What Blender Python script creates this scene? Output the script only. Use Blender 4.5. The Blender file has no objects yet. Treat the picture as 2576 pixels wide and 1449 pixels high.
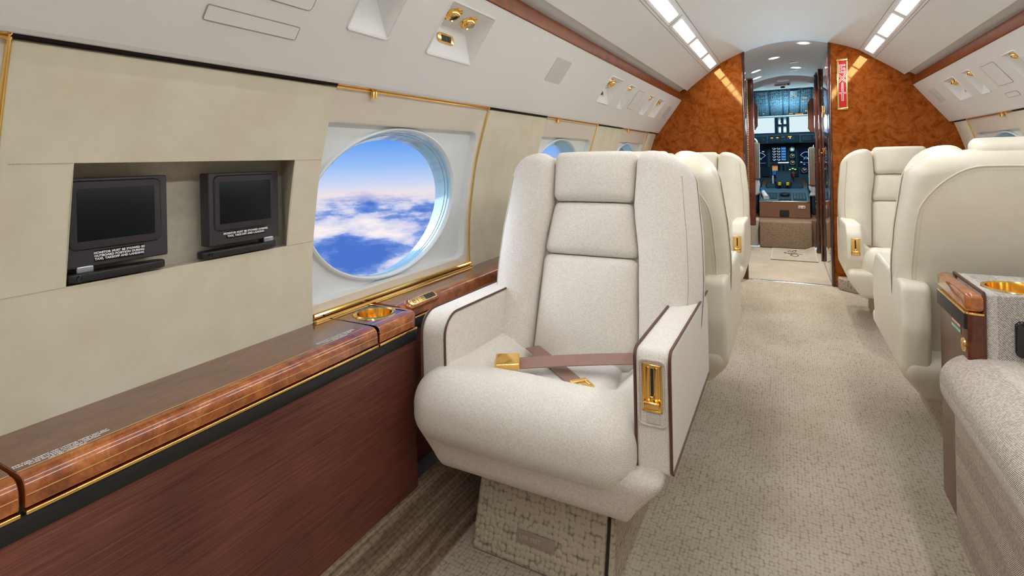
import bpy, bmesh, math, random
from mathutils import Vector, Matrix
PI = math.pi
random.seed(7)
scene = bpy.context.scene
COL = scene.collection
CX = 0.02          # cabin centreline
EYE = 1.02

# ------------------------------------------------------------------ helpers
def srgb(r, g, b):
    f = lambda c: (c/255/12.92) if c/255 <= 0.04045 else ((c/255+0.055)/1.055)**2.4
    return (f(r), f(g), f(b), 1.0)

def mesh_obj(name, verts, faces, mat=None, parent=None, smooth=35):
    off = Vector((0, 0, 0))
    if parent is not None:
        p = parent
        while p is not None:
            off += p.location; p = p.parent
    me = bpy.data.meshes.new(name)
    me.from_pydata([tuple(Vector(v)-off) for v in verts], [], faces)
    me.validate()
    bm = bmesh.new(); bm.from_mesh(me)
    bmesh.ops.recalc_face_normals(bm, faces=bm.faces)
    bm.to_mesh(me); bm.free()
    if smooth:
        for p in me.polygons: p.use_smooth = True
        me.set_sharp_from_angle(angle=math.radians(smooth))
    if mat: me.materials.append(mat)
    o = bpy.data.objects.new(name, me); COL.objects.link(o)
    if parent is not None: o.parent = parent
    return o

class MB:
    """collects shapes into one mesh"""
    def __init__(s): s.v = []; s.f = []
    def add(s, vf):
        b = len(s.v); s.v += [tuple(p) for p in vf[0]]; s.f += [tuple(i+b for i in f) for f in vf[1]]; return s
    @property
    def vf(s): return s.v, s.f
    def build(s, name, mat, parent=None, smooth=35): return mesh_obj(name, s.v, s.f, mat, parent, smooth)

def tag(o, label=None, cat=None, group=None, kind=None):
    if label: o['label'] = label
    if cat: o['category'] = cat
    if group: o['group'] = group
    if kind: o['kind'] = kind
    return o

def empty(name, loc, label=None, cat=None, group=None):
    o = bpy.data.objects.new(name, None); COL.objects.link(o)
    o.empty_display_size = 0.05; o.location = loc
    return tag(o, label, cat, group)

def box(x0, x1, y0, y1, z0, z1):
    v = [(x, y, z) for x in (x0, x1) for y in (y0, y1) for z in (z0, z1)]
    return v, [(0,1,3,2),(4,6,7,5),(0,4,5,1),(2,3,7,6),(0,2,6,4),(1,5,7,3)]

def rbox(x0, x1, y0, y1, z0, z1, r, n=4, m=(1,1,1), warp=None):
    """rounded box, n corner steps, m extra subdivisions per axis, warp((x,y,z),(u,v,w)) -> point"""
    c = Vector(((x0+x1)/2, (y0+y1)/2, (z0+z1)/2)); h = [abs(x1-x0)/2, abs(y1-y0)/2, abs(z1-z0)/2]
    r = min(r, min(h)*0.999)
    ax = []
    for k in range(3):
        a = [-(h[k]-r) - r*math.tan(PI/4*(1-i/n)) for i in range(n)]
        inner = h[k]-r
        mid = [-inner + 2*inner*i/m[k] for i in range(m[k]+1)]
        b = [(h[k]-r) + r*math.tan(PI/4*(i+1)/n) for i in range(n)]
        ax.append(a+mid+b)
    N = [len(a)-1 for a in ax]
    idx = {}; V = []; F = []
    def vert(i, j, k):
        key = (i, j, k)
        if key in idx: return idx[key]
        p = Vector((ax[0][i], ax[1][j], ax[2][k]))
        q = Vector([max(-(h[t]-r), min(h[t]-r, p[t])) for t in range(3)])
        d = p-q
        if d.length > 1e-9: p = q + d.normalized()*r
        u = tuple(p[t]/h[t] for t in range(3))
        P = p+c
        if warp: P = Vector(warp(P, u))
        idx[key] = len(V); V.append(P); return idx[key]
    def quad(a, b, c_, d): F.append((vert(*a), vert(*b), vert(*c_), vert(*d)))
    for i in range(N[0]):
        for j in range(N[1]):
            quad((i,j,0),(i,j+1,0),(i+1,j+1,0),(i+1,j,0)); quad((i,j,N[2]),(i+1,j,N[2]),(i+1,j+1,N[2]),(i,j+1,N[2]))
    for i in range(N[0]):
        for k in range(N[2]):
            quad((i,0,k),(i+1,0,k),(i+1,0,k+1),(i,0,k+1)); quad((i,N[1],k),(i,N[1],k+1),(i+1,N[1],k+1),(i+1,N[1],k))
    for j in range(N[1]):
        for k in range(N[2]):
            quad((0,j,k),(0,j,k+1),(0,j+1,k+1),(0,j+1,k)); quad((N[0],j,k),(N[0],j+1,k),(N[0],j+1,k+1),(N[0],j,k+1))
    return V, F

def fillet(poly, rad, seg=5):
    """round the corners of a 2-D polygon; rad is a number or a list"""
    out = []; n = len(poly)
    for i in range(n):
        r = rad[i] if isinstance(rad, (list, tuple)) else rad
        p = Vector(poly[i]); a = Vector(poly[i-1])-p; b = Vector(poly[(i+1) % n])-p
        if r <= 1e-6: out.append(tuple(p)); continue
        la, lb = a.length, b.length; a.normalize(); b.normalize()
        ang = a.angle(b)
        if ang > PI-0.02: out.append(tuple(p)); continue
        d = min(r/math.tan(ang/2), la*0.49, lb*0.49); rr = d*math.tan(ang/2)
        cen = p + (a+b).normalized()*(rr/math.sin(ang/2))
        s = (p+a*d)-cen; e = (p+b*d)-cen
        a0 = math.atan2(s.y, s.x); a1 = math.atan2(e.y, e.x); da = a1-a0
        while da > PI: da -= 2*PI
        while da < -PI: da += 2*PI
        for k in range(seg+1):
            t = a0+da*k/seg; out.append((cen.x+rr*math.cos(t), cen.y+rr*math.sin(t)))
    return out

def inset(poly, d):
    n = len(poly); A = sum(poly[i][0]*poly[(i+1) % n][1]-poly[(i+1) % n][0]*poly[i][1] for i in range(n))
    s = 1 if A > 0 else -1; out = []
    for i in range(n):
        p0, p, p1 = Vector(poly[i-1]), Vector(poly[i]), Vector(poly[(i+1) % n])
        e0 = (p-p0); e1 = (p1-p)
        if e0.length < 1e-9: e0 = e1
        if e1.length < 1e-9: e1 = e0
        e0.normalize(); e1.normalize()
        n0 = Vector((-e0.y, e0.x))*s; n1 = Vector((-e1.y, e1.x))*s
        m = n0+n1
        if m.length < 1e-6: m = n0
        m.normalize(); k = max(0.35, m.dot(n0))
        out.append(tuple(p+m*(d/k)))
    return out

def prism(poly, axis, a0, a1, r=0.0, seg=3):
    """extrude 2-D polygon along axis, ends rounded by r. axis x: poly=(y,z); y: (x,z); z: (x,y)"""
    st = [(a0, 0), (a1, 0)]
    if r > 0:
        st = [(a0+r*(1-math.sin(PI/2*k/seg)), r*(1-math.cos(PI/2*k/seg))) for k in range(seg, -1, -1)]
        st += [(a1-r*(1-math.sin(PI/2*k/seg)), r*(1-math.cos(PI/2*k/seg))) for k in range(0, seg+1)]
    V = []; F = []; n = len(poly)
    for a, d in st:
        for (p, q) in (inset(poly, d) if d > 0 else poly):
            V.append({'x': (a, p, q), 'y': (p, a, q), 'z': (p, q, a)}[axis])
    for s in range(len(st)-1):
        for i in range(n):
            j = (i+1) % n
            F.append((s*n+i, s*n+j, (s+1)*n+j, (s+1)*n+i))
    F.append(tuple(range(n))); F.append(tuple((len(st)-1)*n+i for i in range(n)))
    return V, F

def tube(path, r, n=8, closed=False, cap=True):
    P = [Vector(p) for p in path]; m = len(P); V = []; F = []
    t0 = (P[1]-P[0]).normalized()
    nrm = t0.orthogonal().normalized()
    for i in range(m):
        if closed: t = (P[(i+1) % m]-P[i-1])
        else: t = P[min(i+1, m-1)]-P[max(i-1, 0)]
        t.normalize()
        nrm = (nrm - t*nrm.dot(t)); nrm.normalize(); b = t.cross(nrm)
        rr = r[i] if isinstance(r, (list, tuple)) else r
        for k in range(n):
            a = 2*PI*k/n; V.append(P[i]+(nrm*math.cos(a)+b*math.sin(a))*rr)
    for i in range(m if closed else m-1):
        for k in range(n):
            a, b2 = i*n, ((i+1) % m)*n
            F.append((a+k, a+(k+1) % n, b2+(k+1) % n, b2+k))
    if cap and not closed:
        F.append(tuple(range(n))); F.append(tuple((m-1)*n+k for k in range(n)))
    return V, F

def ribbon(path, normals, w, th):
    """strap of width w and thickness th along a path; normals give the flat side"""
    V = []; F = []; m = len(path)
    for i in range(m):
        t = (Vector(path[min(i+1, m-1)])-Vector(path[max(i-1, 0)])).normalized(); nn = Vector(normals[i]).normalized()
        s = t.cross(nn).normalized()
        for a, b in ((-1,-1),(1,-1),(1,1),(-1,1)): V.append(Vector(path[i])+s*(a*w/2)+nn*(b*th/2))
    for i in range(m-1):
        for k in range(4): F.append((i*4+k, i*4+(k+1) % 4, i*4+4+(k+1) % 4, i*4+4+k))
    F.append((0,1,2,3)); F.append(tuple(4*(m-1)+k for k in range(4)))
    return V, F

def lathe(prof, c, axis, n=24):
    """profile [(r,h)] about axis through c"""
    c = Vector(c); a = Vector(axis).normalized(); u = a.orthogonal().normalized(); w = a.cross(u); V = []; F = []
    for r, h in prof:
        for k in range(n):
            t = 2*PI*k/n; V.append(c+a*h+(u*math.cos(t)+w*math.sin(t))*max(r, 1e-5))
    for i in range(len(prof)-1):
        for k in range(n): F.append((i*n+k, i*n+(k+1) % n, (i+1)*n+(k+1) % n, (i+1)*n+k))
    return V, F

def oriented(vf, o, ex, ey, ez):
    """local (x,y,z) -> o + x ex + y ey + z ez"""
    o, ex, ey, ez = (Vector(t) for t in (o, ex, ey, ez))
    return [o+ex*p[0]+ey*p[1]+ez*p[2] for p in vf[0]], vf[1]

def grid(f, us, vs, holes=None):
    V = [f(u, v) for u in us for v in vs]; m = len(vs); F = []
    for i in range(len(us)-1):
        for j in range(m-1):
            cu, cv = (us[i]+us[i+1])/2, (vs[j]+vs[j+1])/2
            if holes and any(h[0] < cu < h[1] and h[2] < cv < h[3] for h in holes): continue
            F.append((i*m+j, (i+1)*m+j, (i+1)*m+j+1, i*m+j+1))
    return V, F

def lin(a, b, n): return [a+(b-a)*i/n for i in range(n+1)]
def merge(*ls): return sorted(set(round(x, 5) for l in ls for x in l))

def text_vf(body, size, o, ex, ey, align='LEFT', space=1.0, bold=0.0, depth=0.0003):
    cu = bpy.data.curves.new('lettering', 'FONT'); cu.body = body; cu.size = size; cu.align_x = align; cu.align_y = 'CENTER'
    cu.space_character = space; cu.offset = bold; cu.extrude = depth; cu.resolution_u = 3
    ob = bpy.data.objects.new('lettering', cu); COL.objects.link(ob)
    dg = bpy.context.evaluated_depsgraph_get(); dg.update()
    me = bpy.data.meshes.new_from_object(ob.evaluated_get(dg))
    ex, ey = Vector(ex).normalized(), Vector(ey).normalized(); ez = ex.cross(ey)
    V = [Vector(o)+ex*v.co.x+ey*v.co.y+ez*v.co.z for v in me.vertices]; F = [tuple(p.vertices) for p in me.polygons]
    bpy.data.objects.remove(ob); bpy.data.curves.remove(cu); bpy.data.meshes.remove(me)
    return V, F

# ------------------------------------------------------------------ materials
def nt(name):
    m = bpy.data.materials.new(name); m.use_nodes = True
    return m, m.node_tree, m.node_tree.nodes['Principled BSDF']
def N(t, kind, **kw):
    n = t.nodes.new(kind)
    for k, v in kw.items():
        if k in n.inputs.keys(): n.inputs[k].default_value = v
        else: setattr(n, k, v)
    return n
def L(t, a, b): t.links.new(a, b)
def coords(t, scale=(1,1,1), rot=(0,0,0)):
    tc = N(t, 'ShaderNodeTexCoord'); mp = N(t, 'ShaderNodeMapping'); L(t, tc.outputs['Object'], mp.inputs['Vector'])
    mp.inputs['Scale'].default_value = scale; mp.inputs['Rotation'].default_value = rot
    return mp.outputs['Vector']
def ramp(t, fac, stops):
    r = N(t, 'ShaderNodeValToRGB'); L(t, fac, r.inputs['Fac']); e = r.color_ramp.elements
    while len(e) < len(stops): e.new(0.5)
    for i, (p, c) in enumerate(stops): e[i].position = p; e[i].color = c
    return r.outputs['Color']
def bump(t, b, height, strength=0.3, dist=0.002):
    n = N(t, 'ShaderNodeBump'); n.inputs['Strength'].default_value = strength; n.inputs['Distance'].default_value = dist
    L(t, height, n.inputs['Height']); L(t, n.outputs['Normal'], b.inputs['Normal'])
def math_(t, op, a, b=None, c=None):
    n = N(t, 'ShaderNodeMath', operation=op)
    for i, x in enumerate((a, b, c)):
        if x is None: continue
        if isinstance(x, (int, float)): n.inputs[i].default_value = x
        else: L(t, x, n.inputs[i])
    return n.outputs[0]
def plain(name, col, rough=0.5, metal=0.0, coat=0.0, spec=0.5, emit=None, estr=1.0):
    m, t, b = nt(name); b.inputs['Base Color'].default_value = col; b.inputs['Roughness'].default_value = rough
    b.inputs['Metallic'].default_value = metal; b.inputs['Coat Weight'].default_value = coat; b.inputs['Specular IOR Level'].default_value = spec
    b.inputs['Coat Roughness'].default_value = 0.04
    # faint unevenness, so nothing is perfectly uniform
    nz = N(t, 'ShaderNodeTexNoise', Scale=35.0, Detail=2.0); L(t, coords(t), nz.inputs['Vector'])
    r = math_(t, 'MULTIPLY_ADD', nz.outputs['Fac'], 0.08, max(0.0, rough-0.04)); L(t, r, b.inputs['Roughness'])
    if emit: b.inputs['Emission Color'].default_value = emit; b.inputs['Emission Strength'].default_value = estr
    return m
def glow(name, col, strength):
    m, t, b = nt(name); t.nodes.remove(b); e = N(t, 'ShaderNodeEmission'); e.inputs['Color'].default_value = col; e.inputs['Strength'].default_value = strength
    L(t, e.outputs[0], t.nodes['Material Output'].inputs['Surface']); return m
def noise_mat(name, c1, c2, scale, rough, bstr=0.1, bscale=400, bdist=0.001, stretch=(1,1,1), coat=0.0, lo=.35, hi=.65):
    m, t, b = nt(name); v = coords(t, stretch)
    n = N(t, 'ShaderNodeTexNoise', Scale=scale, Detail=5.0, Roughness=0.6); L(t, v, n.inputs['Vector'])
    L(t, ramp(t, n.outputs['Fac'], [(lo, c1), (hi, c2)]), b.inputs['Base Color']); b.inputs['Roughness'].default_value = rough
    b.inputs['Coat Weight'].default_value = coat
    n2 = N(t, 'ShaderNodeTexNoise', Scale=bscale, Detail=2.0); L(t, v, n2.inputs['Vector']); bump(t, b, n2.outputs['Fac'], bstr, bdist)
    return m

def weave(name, c1, c2, freq=540.0, rough=0.85, bs=0.5):
    m, t, b = nt(name); v = coords(t); s = N(t, 'ShaderNodeSeparateXYZ'); L(t, v, s.inputs[0])
    x, y, z = s.outputs
    yz = math_(t, 'ADD', y, z)
    a = math_(t, 'SINE', math_(t, 'MULTIPLY', math_(t, 'ADD', x, yz), freq*2.3))
    c = math_(t, 'SINE', math_(t, 'MULTIPLY', math_(t, 'SUBTRACT', x, yz), freq*2.3))
    w = math_(t, 'MULTIPLY_ADD', a, 0.75, math_(t, 'MULTIPLY', c, 0.4))
    nz = N(t, 'ShaderNodeTexNoise', Scale=260.0, Detail=3.0); L(t, v, nz.inputs['Vector'])
    h = math_(t, 'MULTIPLY_ADD', w, 0.22, nz.outputs['Fac'])
    L(t, ramp(t, h, [(0.25, c2), (0.7, c1)]), b.inputs['Base Color']); b.inputs['Roughness'].default_value = rough
    b.inputs['Specular IOR Level'].default_value = 0.2; b.inputs['Sheen Weight'].default_value = 0.15
    bump(t, b, h, bs, 0.0012); return m

def carpet(name, c1, c2, scale=(70, 95, 70), rough=0.95, bs=0.8, soil=True, streak=None, lo=0.42, hi=0.85):
    m, t, b = nt(name); v = coords(t, scale)
    vo = N(t, 'ShaderNodeTexVoronoi', feature='F1', Scale=1.0, Randomness=0.45); L(t, v, vo.inputs['Vector'])
    d = ramp(t, vo.outputs['Distance'], [(lo, (1,1,1,1)), (hi, (0,0,0,1))])
    nz = N(t, 'ShaderNodeTexNoise', Scale=220.0, Detail=3.0); L(t, coords(t), nz.inputs['Vector'])
    mix = N(t, 'ShaderNodeMix', data_type='RGBA'); L(t, d, mix.inputs[0]); mix.inputs[6].default_value = c2; mix.inputs[7].default_value = c1
    out = mix.outputs[2]
    if soil:
        big = N(t, 'ShaderNodeTexNoise', Scale=2.6, Detail=5.0, Roughness=0.6); L(t, coords(t), big.inputs['Vector'])
        f = ramp(t, big.outputs['Fac'], [(0.30, (0.80,0.78,0.74,1)), (0.62, (1,1,1,1))])
        m2 = N(t, 'ShaderNodeMix', data_type='RGBA', blend_type='MULTIPLY'); m2.inputs[0].default_value = 1.0
        L(t, out, m2.inputs[6]); L(t, f, m2.inputs[7]); out = m2.outputs[2]
    if streak:
        st = N(t, 'ShaderNodeTexNoise', Scale=1.0, Detail=3.0); L(t, coords(t, streak), st.inputs['Vector'])
        f = ramp(t, st.outputs['Fac'], [(0.36, (0.5,0.45,0.41,1)), (0.64, (1,1,1,1))])
        m3 = N(t, 'ShaderNodeMix', data_type='RGBA', blend_type='MULTIPLY'); m3.inputs[0].default_value = 1.0
        L(t, out, m3.inputs[6]); L(t, f, m3.inputs[7]); out = m3.outputs[2]
    L(t, out, b.inputs['Base Color']); b.inputs['Roughness'].default_value = rough; b.inputs['Specular IOR Level'].default_value = 0.1
    h = math_(t, 'MULTIPLY_ADD', nz.outputs['Fac'], 0.35, vo.outputs['Distance'])
    n = N(t, 'ShaderNodeBump'); n.invert = True; n.inputs['Strength'].default_value = bs; n.inputs['Distance'].default_value = 0.004
    L(t, h, n.inputs['Height']); L(t, n.outputs['Normal'], b.inputs['Normal']); return m

def burl(name, dark, mid, light, scale=7.0, stretch=(1,1,1), coat=1.0, rough=0.3, amber=False):
    m, t, b = nt(name); v = coords(t, stretch)
    w = N(t, 'ShaderNodeTexNoise', Scale=scale*0.6, Detail=3.0); L(t, v, w.inputs['Vector'])
    add = N(t, 'ShaderNodeMix', data_type='RGBA', blend_type='LINEAR_LIGHT'); add.inputs[0].default_value = 0.09
    L(t, v, add.inputs[6]); L(t, w.outputs['Color'], add.inputs[7])
    n = N(t, 'ShaderNodeTexNoise', Scale=scale*2.2, Detail=8.0, Roughness=0.68); L(t, add.outputs[2], n.inputs['Vector'])
    c = ramp(t, n.outputs['Fac'], [(0.28, dark), (0.46, mid), (0.66, light)])
    f = N(t, 'ShaderNodeTexNoise', Scale=scale*22, Detail=3.0); L(t, add.outputs[2], f.inputs['Vector'])
    m2 = N(t, 'ShaderNodeMix', data_type='RGBA', blend_type='MULTIPLY'); m2.inputs[0].default_value = 0.55
    L(t, c, m2.inputs[6]); L(t, ramp(t, f.outputs['Fac'], [(0.3, (0.45,0.4,0.35,1)), (0.6, (1,1,1,1))]), m2.inputs[7])
    L(t, m2.outputs[2], b.inputs['Base Color']); b.inputs['Roughness'].default_value = rough
    b.inputs['Coat Weight'].default_value = coat; b.inputs['Coat Roughness'].default_value = 0.02; b.inputs['Coat IOR'].default_value = 1.55
    if amber: b.inputs['Specular Tint'].default_value = (1.0, 0.62, 0.22, 1)
    return m

def laminate(name):
    m, t, b = nt(name)
    n = N(t, 'ShaderNodeTexNoise', Scale=1.0, Detail=4.0, Distortion=0.3); L(t, coords(t, (3, 6, 330), (0.05, 0, 0)), n.inputs['Vector'])
    g = N(t, 'ShaderNodeTexNoise', Scale=3.0, Detail=3.0); L(t, coords(t), g.inputs['Vector'])
    f = math_(t, 'MULTIPLY_ADD', g.outputs['Fac'], 0.5, math_(t, 'MULTIPLY', n.outputs['Fac'], 0.6))
    L(t, ramp(t, f, [(0.40, srgb(78,40,32)), (0.70, srgb(132,76,62))]), b.inputs['Base Color'])
    b.inputs['Roughness'].default_value = 0.42; bump(t, b, n.outputs['Fac'], 0.35, 0.0015); return m

def herring(name, A, B, c1, c2, band=0.09, period=0.0042):
    """A, B: weights of (x,y,z) for the across-band and along-band coordinate"""
    m, t, b = nt(name); v = coords(t)
    def dot(w):
        n = N(t, 'ShaderNodeVectorMath', operation='DOT_PRODUCT'); L(t, v, n.inputs[0]); n.inputs[1].default_value = w; return n.outputs['Value']
    a = dot(A); bb = dot(B)
    tri = math_(t, 'PINGPONG', a, band/2)
    ph = math_(t, 'ADD', bb, tri)
    s = math_(t, 'SINE', math_(t, 'MULTIPLY', ph, 2*PI/period))
    nz = N(t, 'ShaderNodeTexNoise', Scale=190.0, Detail=4.0); L(t, v, nz.inputs['Vector'])
    h = math_(t, 'MULTIPLY_ADD', s, 0.26, math_(t, 'MULTIPLY_ADD', nz.outputs['Fac'], 0.7, 0.13))
    alt = math_(t, 'MULTIPLY', math_(t, 'GREATER_THAN', math_(t, 'MODULO', math_(t, 'ADD', a, 20*band), band), band/2), 0.10)
    L(t, ramp(t, math_(t, 'SUBTRACT', h, alt), [(0.25, c2), (0.62, c1)]), b.inputs['Base Color'])
    b.inputs['Roughness'].default_value = 0.9; b.inputs['Specular IOR Level'].default_value = 0.15
    bump(t, b, h, 0.35, 0.001); return m

def glass(name, tint=(1,1,1,1)):
    m, t, b = nt(name); t.nodes.remove(b)
    tr = N(t, 'ShaderNodeBsdfTransparent'); tr.inputs['Color'].default_value = tint
    gl = N(t, 'ShaderNodeBsdfGlossy', Roughness=0.0); fr = N(t, 'ShaderNodeFresnel', IOR=1.06); mx = N(t, 'ShaderNodeMixShader')
    L(t, fr.outputs[0], mx.inputs[0]); L(t, tr.outputs[0], mx.inputs[1]); L(t, gl.outputs[0], mx.inputs[2])
    L(t, mx.outputs[0], t.nodes['Material Output'].inputs['Surface']); return m

M = {}
M['suede'] = noise_mat('beige suede', srgb(212,203,178), srgb(220,212,189), 9, 0.95, 0.25, 700, 0.0008)
M['recess'] = noise_mat('grey beige lining', srgb(194,186,166), srgb(204,196,178), 60, 0.9, 0.4, 500, 0.001)
M['white'] = plain('white cabin plastic', srgb(228,227,224), 0.42)
M['shade'] = plain('cream window panel', srgb(226,216,200), 0.45)
M['winwhite'] = plain('white window reveal', srgb(226,230,230), 0.4)
M['acrylic'] = plain('pale blue acrylic', srgb(168,205,216), 0.15, coat=0.5)
M['ceil'] = plain('ceiling liner', srgb(226,225,222), 0.5)
M['vest'] = noise_mat('grey vestibule liner', srgb(205,209,210), srgb(214,218,219), 200, 0.8, 0.2, 600, 0.0005)
M['greygrille'] = noise_mat('grey speaker cloth', srgb(196,194,188), srgb(206,204,198), 600, 0.9, 0.4, 900, 0.0006)
M['trough'] = plain('grey trough', srgb(236,237,238), 0.6)
M['joint'] = plain('panel joint', srgb(150,148,144), 0.7)
M['dark'] = plain('dark gap', srgb(40,36,34), 0.8)
M['burl'] = burl('burl wood', srgb(100,40,8), srgb(152,74,24), srgb(176,100,46), 10.0, (1,1,1), 0.0, 0.05, True)
M['rail'] = burl('rail burl wood', srgb(92,38,8), srgb(162,82,26), srgb(204,122,54), 9.0)
M['railtop'] = burl('rail top wood', srgb(92,50,30), srgb(112,64,42), srgb(126,76,54), 3.0, (3,1,1))
M['cab'] = burl('cabinet wood', srgb(74,30,16), srgb(104,50,28), srgb(122,64,38), 4.0, (1,1,1), 0.15, 0.25)
M['jamb'] = burl('dark lacquer wood', srgb(40,14,8), srgb(66,26,14), srgb(90,40,20), 6.0, (1,1,0.3), 1.0, 0.12)
M['strip'] = burl('strip wood', srgb(76,30,8), srgb(116,50,16), srgb(136,64,26), 8.0, (1,1,1), 0.0, 0.35, True)
M['lam'] = laminate('brown laminate')
M['black'] = plain('black vinyl', srgb(28,28,30), 0.45)
M['blackgloss'] = plain('black gloss', srgb(14,15,17), 0.2, coat=0.5)
M['monitor'] = noise_mat('dark monitor shell', srgb(52,47,52), srgb(60,54,58), 200, 0.5, 0.15, 900, 0.0004)
M['bezel'] = noise_mat('dark bezel', srgb(44,39,44), srgb(52,46,50), 200, 0.55, 0.15, 900, 0.0004)
M['screen'] = plain('dark screen', srgb(6,13,18), 0.4, spec=0.25)
M['placard'] = plain('black placard', srgb(16,15,16), 0.7, spec=0.2)
M['gold'] = plain('polished gold', (1.0, 0.66, 0.22, 1), 0.14, 1.0)
M['brass'] = plain('satin brass', (0.92, 0.66, 0.30, 1), 0.28, 1.0)
M['inlay'] = plain('pale inlay', srgb(222,184,120), 0.3, coat=1.0)
M['chrome'] = plain('bright aluminium', (0.85,0.87,0.88,1), 0.2, 1.0)
M['steel'] = plain('grey steel', (0.45,0.50,0.55,1), 0.3, 1.0)
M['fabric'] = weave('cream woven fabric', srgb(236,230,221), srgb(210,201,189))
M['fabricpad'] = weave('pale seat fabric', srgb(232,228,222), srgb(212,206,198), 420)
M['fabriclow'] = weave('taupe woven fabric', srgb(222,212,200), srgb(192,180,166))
M['leather'] = noise_mat('cream leather', srgb(233,225,203), srgb(238,230,211), 12, 0.36, 0.18, 420, 0.0008)
M['piping'] = plain('brown piping', srgb(92,56,44), 0.45)
M['seam'] = plain('seam thread', srgb(196,184,160), 0.8)
M['strap'] = noise_mat('mauve brown strap', srgb(142,108,94), srgb(156,122,108), 300, 0.5, 0.3, 500, 0.0008)
M['carpet'] = carpet('oatmeal carpet', srgb(190,179,161), srgb(128,112,92), (98,80,80), bs=0.5, lo=0.48, hi=0.92)
M['riser'] = carpet('side carpet', srgb(158,138,118), srgb(118,98,82), (150,60,150), bs=0.5, streak=(60,2.5,60))
M['pedcarpet'] = carpet('pedestal carpet', srgb(186,174,154), srgb(96,80,62), (74,74,74), soil=False, lo=0.52, hi=0.9)
M['stepcarpet'] = carpet('step carpet', srgb(150,128,106), srgb(100,82,66), (120,120,60), soil=False, bs=0.5)
M['vestcarpet'] = carpet('vestibule carpet', srgb(194,182,164), srgb(168,154,136), (160,160,160), bs=0.3)
M['browncar'] = noise_mat('brown cockpit carpet', srgb(120,88,66), srgb(140,104,80), 150, 0.95, 0.4, 400, 0.002)
M['tan'] = noise_mat('tan crew leather', srgb(146,112,86), srgb(160,126,98), 30, 0.6, 0.2, 300, 0.001)
M['brownpad'] = noise_mat('brown crew leather', srgb(120,72,50), srgb(134,84,60), 30, 0.55, 0.2, 300, 0.001)
M['sheep'] = noise_mat('white sheepskin', srgb(222,218,208), srgb(240,238,232), 40, 0.95, 0.9, 120, 0.006)
M['white_ink'] = plain('white lettering', srgb(240,240,240), 0.6)
M['ink'] = plain('dark lettering', srgb(60,54,48), 0.6)
M['red'] = plain('red plate', srgb(204,24,34), 0.4, coat=0.4)
M['green'] = plain('green placard', srgb(70,160,110), 0.5)
M['panelblue'] = plain('blue grey panel', srgb(78,104,116), 0.9, spec=0.1)
M['paneldark'] = plain('dark blue panel', srgb(50,68,78), 0.9, spec=0.1)
M['knobgrey'] = plain('grey knobs', srgb(96,114,124), 0.6, spec=0.2)
M['yellow'] = plain('yellow knob', srgb(240,196,20), 0.4)
M['redlever'] = plain('red lever', srgb(200,30,40), 0.4)
M['amber'] = glow('amber lamp', (1.0, 0.33, 0.04, 1), 1.6)
M['cyan'] = glow('cyan display', (0.30, 0.75, 0.90, 1), 1.0)
M['blue'] = glow('blue display', (0.02, 0.12, 0.42, 1), 0.7)
M['navy'] = glow('navy display', (0.006, 0.012, 0.04, 1), 0.6)
M['earth'] = glow('earth display', (0.55, 0.30, 0.10, 1), 0.9)
M['whitelit'] = glow('white display', (0.8, 0.9, 0.95, 1), 0.9)
M['greenlit'] = glow('green lamp', (0.6, 0.95, 0.3, 1), 1.0)
M['lens'] = glow('warm lamp lens', (0.96, 0.985, 1.0, 1), 24.0)
M['downlens'] = glow('downlight lens', (1.0, 0.90, 0.74, 1), 16.0)
M['pane'] = glass('window glass')
M['herr_top'] = herring('herringbone cushion', (1,0,-1), (0.15,1,0), srgb(240,232,222), srgb(140,124,110), 0.10)
M['herr_base'] = herring('herringbone skirt', (0.2,0,1), (0,1,0), srgb(222,208,194), srgb(130,112,98), 0.10)
M['herr_arm'] = herring('herringbone arm', (1,0,0), (0,1,1), srgb(240,234,226), srgb(112,102,94), 0.115)

# ------------------------------------------------------------------ cabin section
WZ = [(0.50,-1.108),(0.585,-1.112),(0.70,-1.113),(0.80,-1.107),(0.90,-1.093),(1.0,-1.075),(1.09,-1.050),(1.17,-1.024),(1.23,-1.002),(1.30,-0.972)]
def W(z):
    if z <= WZ[0][0]: return WZ[0][1]
    for (a, xa), (b, xb) in zip(WZ, WZ[1:]):
        if z <= b: return xa+(xb-xa)*(z-a)/(b-a)
    return WZ[-1][1]
def Ws(z):   # smoothed
    return (W(z-0.03)+2*W(z)+W(z+0.03))/4
def MX(x, side): return x if side < 0 else 2*CX-x      # mirror about the centreline
Y0, Y1 = -1.7, 4.6
SIDES = ((-1, 'left'), (1, 'right'))
SE = lambda o: tag(o, kind='structure')

# floor
SE(mesh_obj('floor', *grid(lambda x, y: (x, y, 0), [-1.15, 1.19], [Y0, 6.25]), M['carpet']))
# lower sidewalls and sloped carpet risers
for s, nm in SIDES:
    ys = [Y0, Y1]
    prof = [(-0.79, 0.0), (-0.90, 0.075), (-0.945, 0.11), (-1.02, 0.2), (-1.06, 0.4), (-1.10, 0.52)]
    V, F = grid(lambda i, y: (MX(prof[int(i)][0], s), y, prof[int(i)][1]), list(range(3)), ys)
    SE(mesh_obj('baseboard_'+nm, V, F, M['riser']))
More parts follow.
